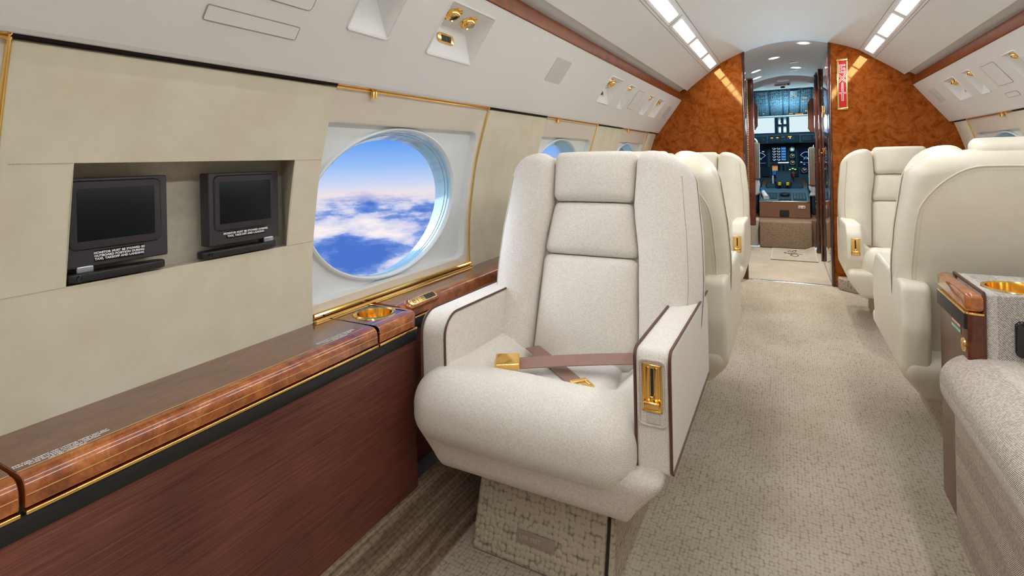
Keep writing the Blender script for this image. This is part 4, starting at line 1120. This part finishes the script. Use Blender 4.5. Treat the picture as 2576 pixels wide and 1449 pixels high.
# downlights
for (x, y, lb) in ((0.146, 4.68, 'round downlight in the vestibule ceiling nearest the doorway'), (-0.076, 5.20, 'round downlight in the vestibule ceiling, left of centre'), (0.113, 5.80, 'round downlight in the vestibule ceiling, furthest on the right'),
                   (-0.245, 5.62, 'small round downlight at the left edge of the vestibule ceiling, nearer one'), (-0.25, 6.02, 'small round downlight at the left edge of the vestibule ceiling, further one')):
    z = vz(x, y); nrm = Vector((1.1*(x-CX), 0.027, 1)).normalized()*-1; r = 0.040
    rt = empty('downlight', (x, y, z), lb, 'downlight', 'vestibule downlights')
    mesh_obj('bezel', *lathe([(r+.014, 0.0), (r+.012, .004), (r, .005), (r-.003, .002)], (x, y, z), nrm, 28), M['white'], rt)
    mesh_obj('lens', *lathe([(0, .0045), (r*.6, .004), (r-.002, .002)], (x, y, z), nrm, 28), M['downlens'], rt)
vt = empty('ceiling_vent', (0.10, 5.05, 1.87), 'grey rectangular slot vent in the vestibule ceiling', 'vent')
for y in (5.52, 5.98):
    zc = vz(0.10, y); mesh_obj('slot', *box(0.055, 0.165, y-.03, y+.03, zc-.003, zc-.001), M['trough'], vt)
# crown at the cockpit entrance
def arch(x): return 1.851-0.55*(x-CX)**2
cr = SE(mesh_obj('wall_cockpit_crown', *grid(lambda i_, x: (x, (6.30, 6.315, 6.36, 6.52)[int(i_)], (arch(x)+.004, arch(x)-0.012, arch(x)-0.06, 1.735)[int(i_)]), [0, 1, 2, 3], lin(-0.62, 0.66, 20)), M['vest']))
cvt = mesh_obj('crown_vent', *rbox(-0.062, 0.052, 6.335, 6.37, 1.800, 1.826, 0.003, 1), M['trough'], cr)
mesh_obj('crown_placard', *rbox(-0.088, 0.062, 6.395, 6.43, 1.757, 1.782, 0.003, 1), M['greygrille'], cr)
mesh_obj('lettering', *text_vf('Gulfstream IV', 0.017, (-0.080, 6.394, 1.769), (1,0,0), (0,0,1), 'LEFT', 1.0), M['ink'], cr, smooth=0)
mesh_obj('crown_switch', *box(0.036, 0.052, 6.391, 6.395, 1.762, 1.777), M['dark'], cr)
mesh_obj('crown_lamp', *rbox(-0.030, 0.012, 6.44, 6.47, 1.738, 1.752, 0.004, 2), M['dark'], cr)
# enclosing shell around vestibule and cockpit
SE(mesh_obj('wall_cockpit_left', *box(-0.92, -0.88, 4.64, 8.45, 0.0, 2.0), M['paneldark'], smooth=0))
SE(mesh_obj('wall_cockpit_right', *box(0.90, 0.94, 4.64, 8.45, 0.0, 2.0), M['paneldark'], smooth=0))
SE(mesh_obj('ceiling_cockpit', *box(-0.92, 0.94, 6.30, 8.45, 1.90, 1.94), M['vest'], smooth=0))

# ------------------------------------------------------------------ cockpit
# overhead panel: slanted from (6.50, 1.735) down to (7.40, 1.492)
oa, ob_ = Vector((0, 6.52, 1.732)), Vector((0, 7.40, 1.490)); od = (ob_-oa).normalized(); on = Vector((0, -od.z, od.y))*-1
if on.z > 0: on = -on
ol = (ob_-oa).length
op = empty('overhead_panel', oa, 'dark overhead switch panel above the windscreen in the cockpit', 'instrument panel')
def O(vf): return oriented(vf, oa, (1,0,0), od, on)
mesh_obj('panel_face', *O(rbox(-0.36, 0.36, 0.0, ol-0.02, -0.03, 0.0, 0.008, 2)), M['paneldark'], op)
mesh_obj('white_edge', *O(rbox(-0.36, 0.36, ol-0.02, ol+0.035, -0.035, 0.008, 0.010, 3)), M['white'], op)
sub = MB(); knobs = MB(); lines = MB()
random.seed(11)
for cx0, cx1 in ((-0.30, -0.17), (-0.15, -0.02), (-0.005, 0.045), (0.06, 0.16), (0.175, 0.27)):
    r_ = 0
    y = 0.03
    while y < ol-0.10:
        h = random.choice((0.07, 0.10, 0.13)); sub.add(O(rbox(cx0, cx1, y, min(y+h-.008, ol-.06), 0.0, 0.006, 0.002, 1)))
        yy = y+.016
        while yy < min(y+h-.02, ol-.07):
            xx = cx0+.014
            while xx < cx1-.008:
                q = random.random()
                if q < 0.45: knobs.add(O(rbox(xx-.004, xx+.004, yy-.005, yy+.005, .005, .016, .002, 1)))
                elif q < 0.75: lines.add(O(box(xx-.006, xx+.006, yy-.0015, yy+.0015, .005, .0068)))
                xx += 0.022
            yy += 0.026
        y += h
tag(sub.build('sub_panel', M['panelblue'], op)); tag(knobs.build('switches', M['knobgrey'], op), kind='stuff'); tag(lines.build('legends', M['ink'], op), kind='stuff')
mesh_obj('white_module', *O(rbox(0.06, 0.135, 0.035, 0.19, 0.004, 0.012, 0.003, 1)), M['knobgrey'], op)
for (x, y, w) in ((0.072, 0.22, .010), (0.118, 0.22, .010), (0.215, 0.30, .016), (0.20, 0.40, .006), (0.06, 0.82, .008), (0.078, 0.82, .012), (0.128, 0.84, .006), (0.146, 0.84, .006), (0.164, 0.84, .006), (0.182, 0.84, .006), (0.20, 0.84, .006), (0.235, 0.74, .011)):
    mesh_obj('amber_lamp', *O(box(x-w, x+w, y-.010, y+.010, .006, .010)), M['amber'], op, smooth=0)
mesh_obj('green_lamp', *O(box(-.236, -.226, .76, .776, .006, .010)), M['greenlit'], op, smooth=0)
# windscreen wall with glass
ws = empty('windscreen', (0, 8.30, 1.4), 'bright cockpit windscreen in two panes above the glareshield', 'windscreen')
fm = MB()
for b in ((-0.92, -0.125, 8.30, 8.36, 1.60, 2.0), (-0.125, 0.06, 8.29, 8.36, 1.20, 2.0), (0.06, 0.94, 8.30, 8.36, 1.60, 2.0), (-0.92, 0.94, 8.30, 8.36, 0.29, 1.27), (-0.92, -0.62, 8.30, 8.36, 1.2, 1.7), (0.62, 0.94, 8.30, 8.36, 1.2, 1.7)): fm.add(box(*b))
fm.build('windscreen_frame', M['panelblue'], ws, smooth=0)
mesh_obj('pane', *box(-0.62, -0.125, 8.33, 8.335, 1.27, 1.60), M['pane'], ws, smooth=0)
mesh_obj('pane', *box(0.06, 0.62, 8.33, 8.335, 1.27, 1.60), M['pane'], ws, smooth=0)
cpst = MB().add(rbox(-0.085, -0.040, 8.20, 8.29, 1.42, 1.53, .008, 2)).add(rbox(-0.020, 0.030, 8.20, 8.29, 1.42, 1.53, .008, 2)).add(rbox(-0.085, -0.038, 8.22, 8.29, 1.30, 1.40, .006, 2)).add(rbox(-0.022, 0.030, 8.22, 8.29, 1.30, 1.40, .006, 2))
mesh_obj('standby_instruments', cpst.v, cpst.f, M['steel'], ws)
mesh_obj('standby_lamp', *MB().add(box(-0.052, -0.035, 8.195, 8.2, 1.425, 1.44)).add(box(-0.005, 0.012, 8.195, 8.2, 1.425, 1.44)).vf, M['whitelit'], ws)
# glareshield panel
gs = empty('glareshield', (0, 7.7, 1.16), 'blue grey glareshield with amber lamps under the windscreen', 'instrument panel')
mesh_obj('hood', *prism(fillet([(7.66, 1.150), (7.66, 1.262), (7.75, 1.292), (8.285, 1.300), (8.285, 1.160)], [.008, .02, .03, 0, 0], 4), 'x', -0.86, 0.88), M['panelblue'], gs)
mesh_obj('panel_centre', *rbox(-0.19, 0.165, 7.64, 7.67, 1.160, 1.252, .006, 2), M['paneldark'], gs)
mesh_obj('panel_side', *rbox(0.185, 0.42, 7.64, 7.67, 1.165, 1.245, .006, 2), M['paneldark'], gs)
mesh_obj('panel_side', *rbox(-0.42, -0.21, 7.64, 7.67, 1.165, 1.245, .006, 2), M['paneldark'], gs)
for (x, w, z) in ((-0.150, .014, 1.222), (-0.085, .013, 1.224), (0.058, .020, 1.232)): mesh_obj('amber_lamp', *box(x-w, x+w, 7.635, 7.641, z-.006, z+.006), M['amber'], gs, smooth=0)
mesh_obj('readout', *box(-0.038, -0.004, 7.636, 7.641, 1.225, 1.235), M['blackgloss'], gs, smooth=0)
bt = MB()
for i_ in range(6):
    for j in range(3): bt.add(box(0.205+.016*i_, 0.214+.016*i_, 7.634, 7.641, 1.187+.017*j, 1.195+.017*j))
for x, z in ((-0.25,1.205),(-0.20,1.20),(-0.14,1.196),(-0.085,1.205),(0.0,1.195),(0.03,1.20),(0.10,1.21),(-0.03,1.19)): bt.add(lathe([(0,.012),(.006,.012),(.007,0)], (x, 7.64, z), (0,-1,0), 10))
tag(bt.build('buttons', M['knobgrey'], gs), kind='stuff')
mesh_obj('white_knob', *lathe([(0,.014),(.007,.013),(.009,0)], (0.062, 7.64, 1.214), (0,-1,0), 14), M['whitelit'], gs)
# main instrument panel
YP = 8.0
ip = empty('instrument_panel', (0, YP, 0.9), 'blue grey main instrument panel with lit displays and round gauges', 'instrument panel')
mesh_obj('panel_face', *box(-0.86, 0.88, YP, YP+0.05, 0.29, 1.149), M['panelblue'], ip, smooth=0)
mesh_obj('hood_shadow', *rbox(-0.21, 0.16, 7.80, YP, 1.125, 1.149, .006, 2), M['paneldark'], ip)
def display(x0, x1, z0, z1, mat, nm='display'):
    b = mesh_obj(nm+'_bezel', *rbox(x0-.014, x1+.014, YP-.016, YP+.01, z0-.014, z1+.014, .008, 3), M['paneldark'], ip)
    s = mesh_obj('screen', *rbox(x0, x1, YP-.0185, YP-.01, z0, z1, .004, 1), mat, b)
    return b, YP-.0195
b, yq = display(-0.167, 0.016, 0.915, 1.108, M['navy'], 'engine_display')
mesh_obj('blue_field', *box(-0.050, 0.012, yq-.0005, yq, 0.920, 1.104), M['blue'], b, smooth=0)
g = MB(); g2 = MB()
for r_ in range(5):
    z = 1.085-0.0375*r_
    for x in (-0.132, -0.076):
        g.add(tube([(x+.0165*math.cos(a), yq-.001, z+.0135*math.sin(a)) for a in lin(PI*0.75, PI*2.0, 10)], .0024, 5)); g2.add(box(x+.001, x+.012, yq-.001, yq, z-.003, z+.005))
    g2.add(box(-.108, -.101, yq-.001, yq, z-.003, z+.003))
    for k in range(3): g2.add(box(-.042+.018*k, -.030+.018*k, yq-.0015, yq-.0005, z-.004, z+.002)); 
    g2.add(box(-.040, .006, yq-.0015, yq-.0005, z-.011, z-.009))
g.build('arc_gauges', M['whitelit'], b); g2.build('digits', M['cyan'], b, smooth=0)
for (x0, x1) in ((0.158, 0.345), (-0.435, -0.226)):
    b, yq = display(x0, x1, 0.845, 1.062, M['navy'], 'flight_display')
    c = (x0+x1)/2 if x0 > 0 else x1-0.085
    g = MB().add(tube([(c+.085*math.cos(a), yq-.001, 0.925+.105*math.sin(a)) for a in lin(PI*.2, PI*.8, 12)], .003, 5)).add(tube([(c-.066, yq-.001, .985), (c, yq-.001, .935), (c+.066, yq-.001, .985)], .002, 5))
    g.add(tube([(c-.03+.05*t, yq-.001, .925+.04*math.sin(t*3)) for t in lin(0, 1, 8)], .002, 5)).add(tube([(c-.075, yq-.001, .885), (c+.075, yq-.001, .885)], .0015, 4))
    g.build('compass_arc', M['cyan'], b)
    mesh_obj('readouts', *MB().add(box(c-.07, c-.05, yq-.001, yq, .89, .90)).add(box(c-.035, c-.015, yq-.001, yq, .862, .868)).add(box(c+.03, c+.055, yq-.001, yq, 1.04, 1.05)).vf, M['whitelit'], b, smooth=0)
b, yq = display(-0.165, 0.016, 0.70, 0.868, M['navy'], 'alert_display')
for (z0, z1, mt_) in ((.842, .860, 'red'), (.780, .842, 'earth'), (.722, .780, 'blue')): mesh_obj('band', *box(-.160, -.092, yq-.0005, yq, z0, z1), M[mt_], b, smooth=0)
def gauge(x, z, r, lit=True):
    b = mesh_obj('round_gauge', *rbox(x-r*1.2, x+r*1.2, YP-.018, YP+.01, z-r*1.2, z+r*1.2, .008, 3), M['paneldark'], ip)
    mesh_obj('dial', *lathe([(0,.001),(r*.9,.001),(r,.004),(r*1.06,.002),(r*1.08,0)], (x, YP-.018, z), (0,-1,0), 24), M['blackgloss'], b)
    t = MB()
    for k in range(12):
        a = 2*PI*k/12; t.add(tube([(x+r*.70*math.cos(a), YP-.020, z+r*.70*math.sin(a)), (x+r*.88*math.cos(a), YP-.020, z+r*.88*math.sin(a))], .0018, 4))
    t.add(tube([(x, YP-.0215, z), (x+r*.5, YP-.0215, z+r*.35)], .003, 5)).add(tube([(x, YP-.0215, z), (x-r*.2, YP-.0215, z+r*.6)], .002, 5))
    t.build('markings', M['whitelit'], b)
    return b
gb = gauge(0.086, 1.070, 0.036); mesh_obj('horizon', *box(.068, .104, YP-.0225, YP-.0205, 1.048, 1.082), M['cyan'], gb, smooth=0)
gauge(0.086, 0.981, 0.036); gauge(0.086, 0.888, 0.036); gauge(0.225, 0.785, 0.040)
mesh_obj('radio_stack', *rbox(-0.29, -0.19, YP-.03, YP, .70, .83, .006, 2), M['paneldark'], ip)
mesh_obj('gear_plate', *rbox(0.03, 0.16, YP-.02, YP, .70, .82, .004, 2), M['paneldark'], ip)
for x, z in ((0.055, .795), (0.088, .808), (0.118, .797)): mesh_obj('gear_lamp', *box(x-.012, x+.012, YP-.025, YP-.02, z-.006, z+.006), M['greenlit'], ip, smooth=0)
# centre pedestal
pd = empty('centre_console', (0, 6.62, 0.29), 'brown carpeted centre console with throttle levers and yellow knobs between the crew seats', 'console')
mesh_obj('console_body', *prism([(6.62, 0.29), (6.62, 0.465), (7.30, 0.60), (7.95, 0.66), (7.95, 0.29)], 'x', -0.272, 0.236), M['browncar'], pd, smooth=0)
mesh_obj('front_recess', *rbox(-0.065, 0.03, 6.610, 6.63, 0.30, 0.375, .015, 3), M['dark'], pd)
pk = mesh_obj('arrow_placard', *rbox(0.120, 0.190, 6.612, 6.624, 0.392, 0.428, .010, 3), M['white'], pd)
mesh_obj('arrow', [(0.168, 6.611, .422), (0.168, 6.611, .398), (0.184, 6.611, .410)], [(0, 1, 2)], M['red'], pk, smooth=0)
mesh_obj('lettering', *text_vf('FIRE\nEXT', 0.013, (0.128, 6.611, .409), (1,0,0), (0,0,1), 'LEFT'), M['red'], pk, smooth=0)
dY, dZ = Vector((0, .68, .135)).normalized(), Vector((0, -.135, .68)).normalized()
def Pd(vf): return oriented(vf, (0, 6.62, 0.466), (1,0,0), dY, dZ)
mesh_obj('console_rim', *Pd(MB().add(rbox(-0.276, 0.240, -0.004, 0.012, -0.004, 0.010, .003, 2)).add(rbox(-0.276, -0.262, 0, 0.66, -0.004, 0.010, .003, 2)).add(rbox(0.226, 0.240, 0, 0.66, -0.004, 0.010, .003, 2)).vf), M['chrome'], pd)
mesh_obj('control_deck', *Pd(box(-0.262, 0.226, 0.01, 0.66, -0.02, 0.004)), M['panelblue'], pd, smooth=0)
mesh_obj('keypad_left', *Pd(rbox(-0.205, -0.085, 0.10, 0.34, 0.0, 0.016, .004, 2)), M['paneldark'], pd)
mesh_obj('keypad_centre', *Pd(rbox(-0.075, 0.055, 0.04, 0.34, 0.0, 0.020, .004, 2)), M['paneldark'], pd)
mesh_obj('keypad_right', *Pd(rbox(0.070, 0.205, 0.06, 0.34, 0.0, 0.016, .004, 2)), M['paneldark'], pd)
ks = MB()
for i_ in range(4):
    for j in range(4): ks.add(Pd(rbox(.082+.030*i_, .102+.030*i_, .09+.055*j, .115+.055*j, .015, .024, .002, 1)))
for x in (-.18, -.15, -.12): ks.add(Pd(lathe([(0,.04),(.008,.04),(.010,.016)], (x, .16, 0), (0,0,1), 10)))
tag(ks.build('keys', M['knobgrey'], pd), kind='stuff')
mesh_obj('trim_wheel', *Pd(lathe([(0,.05),(.045,.05),(.05,.045),(.05,.02)], (-.01, .19, 0), (0,0,1), 24)), M['black'], pd)
mesh_obj('chart_roll', *tube([(-0.20, 6.70, 0.50), (-0.255, 6.95, 0.575)], [.032, .022], 12), M['sheep'], pd)
mesh_obj('blue_cap', *tube([(-0.240, 6.88, 0.553), (-0.262, 6.98, 0.585)], .025, 12), plain('blue cap', srgb(30,90,170), .4), pd)
# throttle quadrant
tq = mesh_obj('throttle_quadrant', *prism(fillet([(7.20, .56), (7.18, .66), (7.26, .76), (7.46, .80), (7.60, .72), (7.62, .58)], .05, 5), 'x', -0.105, 0.060, .008), M['paneldark'], pd)
mesh_obj('throttle_side', *prism(fillet([(7.20, .54), (7.20, .62), (7.36, .66), (7.56, .64), (7.60, .56)], .04, 5), 'x', -0.215, -0.110, .008), M['paneldark'], pd)
mesh_obj('throttle_side', *prism(fillet([(7.20, .54), (7.20, .62), (7.36, .66), (7.56, .64), (7.60, .56)], .04, 5), 'x', 0.066, 0.185, .008), M['paneldark'], pd)
for x in (-0.066, 0.022): mesh_obj('fuel_knob', *rbox(x-.016, x+.016, 7.150, 7.192, .622, .662, .006, 3), M['yellow'], pd)
th = mesh_obj('throttle_lever', *MB().add(rbox(-0.058, -0.032, 7.40, 7.44, .76, .90, .006, 2)).add(rbox(-0.012, 0.014, 7.40, 7.44, .76, .90, .006, 2)).vf, M['paneldark'], pd)
mesh_obj('throttle_grip', *tube([(-0.082, 7.40, .895), (0.038, 7.40, .895)], .017, 14), M['chrome'], th)
mesh_obj('speedbrake_lever', *rbox(-0.150, -0.132, 7.28, 7.30, .62, .74, .005, 2), M['sheep'], pd)
gl_ = mesh_obj('gear_lever', *MB().add(rbox(0.082, 0.098, 7.70, 7.72, .62, .78, .004, 2)).vf, M['knobgrey'], pd)
mesh_obj('flap_handle', *MB().add(rbox(0.066, 0.122, 7.60, 7.63, .752, .766, .005, 2)).add(rbox(0.082, 0.106, 7.60, 7.63, .706, .754, .006, 2)).vf, M['redlever'], pd)
# crew seats
def crew(x0, x1, lab, side):
    rt = empty('crew_seat', ((x0+x1)/2, 7.0, 0.285), lab, 'seat', 'crew seats')
    zt_, zb = (1.16, 0.70) if side < 0 else (1.085, 0.625)
    mesh_obj('backrest', *rbox(x0, x1, 6.98, 7.10, zb, zt_, 0.022, 3), M['tan'], rt)
    mesh_obj('white_piping', *tube([((x1 if side < 0 else x0), 6.985, z) for z in lin(zb+.02, zt_-.02, 6)], .006, 6), M['sheep'], rt)
    mesh_obj('head_loop', *tube([(((x0+.10) if side > 0 else (x1-.07))+.045*math.cos(a), 7.04, zt_-.01+.055*math.sin(a)) for a in lin(0, PI, 12)], .012, 8), M['sheep'], rt)
    xi = x1 if side < 0 else x0
    mesh_obj('sheepskin', *rbox(xi-.10 if side < 0 else xi+.004, xi-.004 if side < 0 else xi+.10, 7.0, 7.16, .50, zb+.02, .03, 4, (3,3,3), lambda p, u: (p[0]+.012*math.sin(p[2]*60), p[1], p[2])), M['sheep'], rt)
    mesh_obj('seat_base', *rbox(x0+.02, x1-.02, 7.02, 7.40, .285, .52, .02, 2), M['paneldark'], rt)
crew(-0.66, -0.280, 'tan leather crew seat back on the left in the cockpit', -1)
crew(0.246, 0.62, 'tan leather crew seat back on the right in the cockpit', 1)
# padded brown curtain rolls by the entrance
def pad(x0, x1, z0, z1, lab):
    rt = empty('wall_pad', ((x0+x1)/2, 6.42, z0), lab, 'pad', 'brown padded boards at the cockpit entrance')
    pg = fillet([(x0, z0+.05), (x0+.03, z0), (x1-.03, z0), (x1, z0+.05), (x1, z1-.05), (x1-.03, z1), (x0+.03, z1), (x0, z1-.05)], .01, 3)
    mesh_obj('pad_body', *prism(pg, 'y', 6.385, 6.45, .012, 3), M['brownpad'], rt)
    mesh_obj('pad_split', *box((x0+x1)/2-.006, (x0+x1)/2+.006, 6.383, 6.39, z0+.005, z1-.005), M['dark'], rt, smooth=0)
pad(-0.43, -0.262, 1.285, 1.600, 'brown padded board on the left of the cockpit opening')
pad(0.222, 0.330, 1.232, 1.600, 'brown padded board on the right of the cockpit opening')

# carpet kick beside the right front seat
kk = empty('carpet_kick', (0.42, 4.5, 0), 'low curved carpeted kick block at the foot of the right bulkhead', 'ledge')
mesh_obj('kick_body', *prism(fillet([(0.335, 4.588), (0.335, 4.50), (0.46, 4.40), (0.60, 4.40), (0.60, 4.588)], [0, .06, .05, 0, 0], 5), 'z', 0.0, 0.085, .01), M['pedcarpet'], kk)

# ------------------------------------------------------------------ lamps, sky, camera
def lamp(name, kind, loc, energy, col, size=0.1, target=None, spot=None):
    d = bpy.data.lights.new(name, kind); d.energy = energy; d.color = col
    if kind == 'SPOT': d.spot_size = spot; d.spot_blend = 0.6; d.shadow_soft_size = size
    elif kind == 'POINT': d.shadow_soft_size = size
    o = bpy.data.objects.new(name, d); COL.objects.link(o); o.location = loc
    if target: o.rotation_euler = (Vector(target)-Vector(loc)).to_track_quat('-Z', 'Y').to_euler()
    return o
for (x, y) in ((0.146, 4.68), (-0.076, 5.20), (0.113, 5.80)):
    lamp('downlight_lamp', 'SPOT', (x, y, vz(x, y)-0.03), 45, (1, .95, .88), .03, (x, y, 0), math.radians(120))
lamp('cockpit_fill_light', 'POINT', (0.02, 6.85, 1.38), 17.0, (0.52, 0.82, 1.0), .08)  # added bluish fill without a fitting, brightens the cockpit panels

sd_ = bpy.data.lights.new('daylight_sun', 'SUN'); sd_.energy = 5.0; sd_.angle = math.radians(70); sd_.color = (0.92, 0.96, 1.0)
so = bpy.data.objects.new('daylight_sun', sd_); COL.objects.link(so); so.rotation_euler = Vector((1.0, 0.10, -0.42)).to_track_quat('-Z', 'Y').to_euler()
w = bpy.data.worlds.new('Sky'); scene.world = w; w.use_nodes = True; t = w.node_tree
for n in list(t.nodes): t.nodes.remove(n)
out = N(t, 'ShaderNodeOutputWorld'); bg = N(t, 'ShaderNodeBackground')
tc = N(t, 'ShaderNodeTexCoord'); s = N(t, 'ShaderNodeSeparateXYZ'); L(t, tc.outputs['Generated'], s.inputs[0]); x, y, z = s.outputs
# clear sky above the cloud tops
sky = ramp(t, math_(t, 'MULTIPLY_ADD', z, 4.0, 0.5), [(0.26, srgb(238,226,232)), (0.33, srgb(206,216,244)), (0.47, srgb(152,192,248)), (0.66, srgb(98,158,240)), (0.90, srgb(70,132,228))])
# cloud deck below, flattened towards the horizon
k = math_(t, 'DIVIDE', 1.0, math_(t, 'MAXIMUM', math_(t, 'MULTIPLY', z, -1.0), 0.035))
cv = N(t, 'ShaderNodeCombineXYZ'); L(t, math_(t, 'MULTIPLY', x, k), cv.inputs[0]); L(t, math_(t, 'MULTIPLY', y, k), cv.inputs[1]); L(t, math_(t, 'MULTIPLY', z, 14.0), cv.inputs[2])
n1 = N(t, 'ShaderNodeTexNoise', Scale=0.42, Detail=8.0, Roughness=0.62); L(t, cv.outputs[0], n1.inputs['Vector'])
mpv = N(t, 'ShaderNodeMapping'); mpv.inputs['Scale'].default_value = (4.2, 4.2, 10.5); L(t, tc.outputs['Generated'], mpv.inputs['Vector'])
n2 = N(t, 'ShaderNodeTexNoise', Scale=1.6, Detail=8.0, Roughness=0.6); L(t, mpv.outputs[0], n2.inputs['Vector'])
f = math_(t, 'ADD', math_(t, 'MULTIPLY', n1.outputs['Fac'], 0.25), math_(t, 'MULTIPLY', n2.outputs['Fac'], 0.75))
cl = ramp(t, f, [(0.42, srgb(78,118,206)), (0.475, srgb(120,152,222)), (0.52, srgb(204,208,238)), (0.60, srgb(250,240,242))])
hm = ramp(t, math_(t, 'MULTIPLY_ADD', math_(t, 'MULTIPLY_ADD', math_(t, 'SUBTRACT', n2.outputs['Fac'], 0.5), 0.05, z), 11.0, 1.14), [(0.25, (0,0,0,1)), (0.50, (1,1,1,1))])
mx = N(t, 'ShaderNodeMix', data_type='RGBA'); L(t, hm, mx.inputs[0]); L(t, cl, mx.inputs[6]); L(t, sky, mx.inputs[7])
# hazy brightness straight ahead of the nose
fw = ramp(t, y, [(0.975, (0,0,0,1)), (0.990, (1,1,1,1))])
m2 = N(t, 'ShaderNodeMix', data_type='RGBA'); L(t, fw, m2.inputs[0]); L(t, mx.outputs[2], m2.inputs[6]); m2.inputs[7].default_value = srgb(218,240,246)
L(t, m2.outputs[2], bg.inputs['Color']); bg.inputs['Strength'].default_value = 1.0; L(t, bg.outputs[0], out.inputs['Surface'])

cam = bpy.data.cameras.new('camera'); co = bpy.data.objects.new('camera', cam); COL.objects.link(co); scene.camera = co
FPX = 1300.0; D = 687.0; ROLL = 0.020
cam.sensor_fit = 'HORIZONTAL'; cam.sensor_width = 36.0; cam.lens = FPX/2576*36.0
PY = 385.0+math.tan(ROLL)*D
cam.shift_x = 0.0; cam.shift_y = (PY-724.5)/2576.0
yaw = math.atan(D/FPX)
Mx = Matrix.Rotation(yaw, 4, 'Z') @ Matrix.Rotation(PI/2, 4, 'X') @ Matrix.Rotation(-ROLL, 4, 'Z')
Mx.translation = Vector((0, 0, EYE)); co.matrix_world = Mx
cam.clip_start = 0.02; cam.clip_end = 500
vs = scene.view_settings; vs.view_transform = 'Standard'; vs.look = 'None'; vs.gamma = 1.0; vs.use_curve_mapping = False; vs.exposure = 0.0
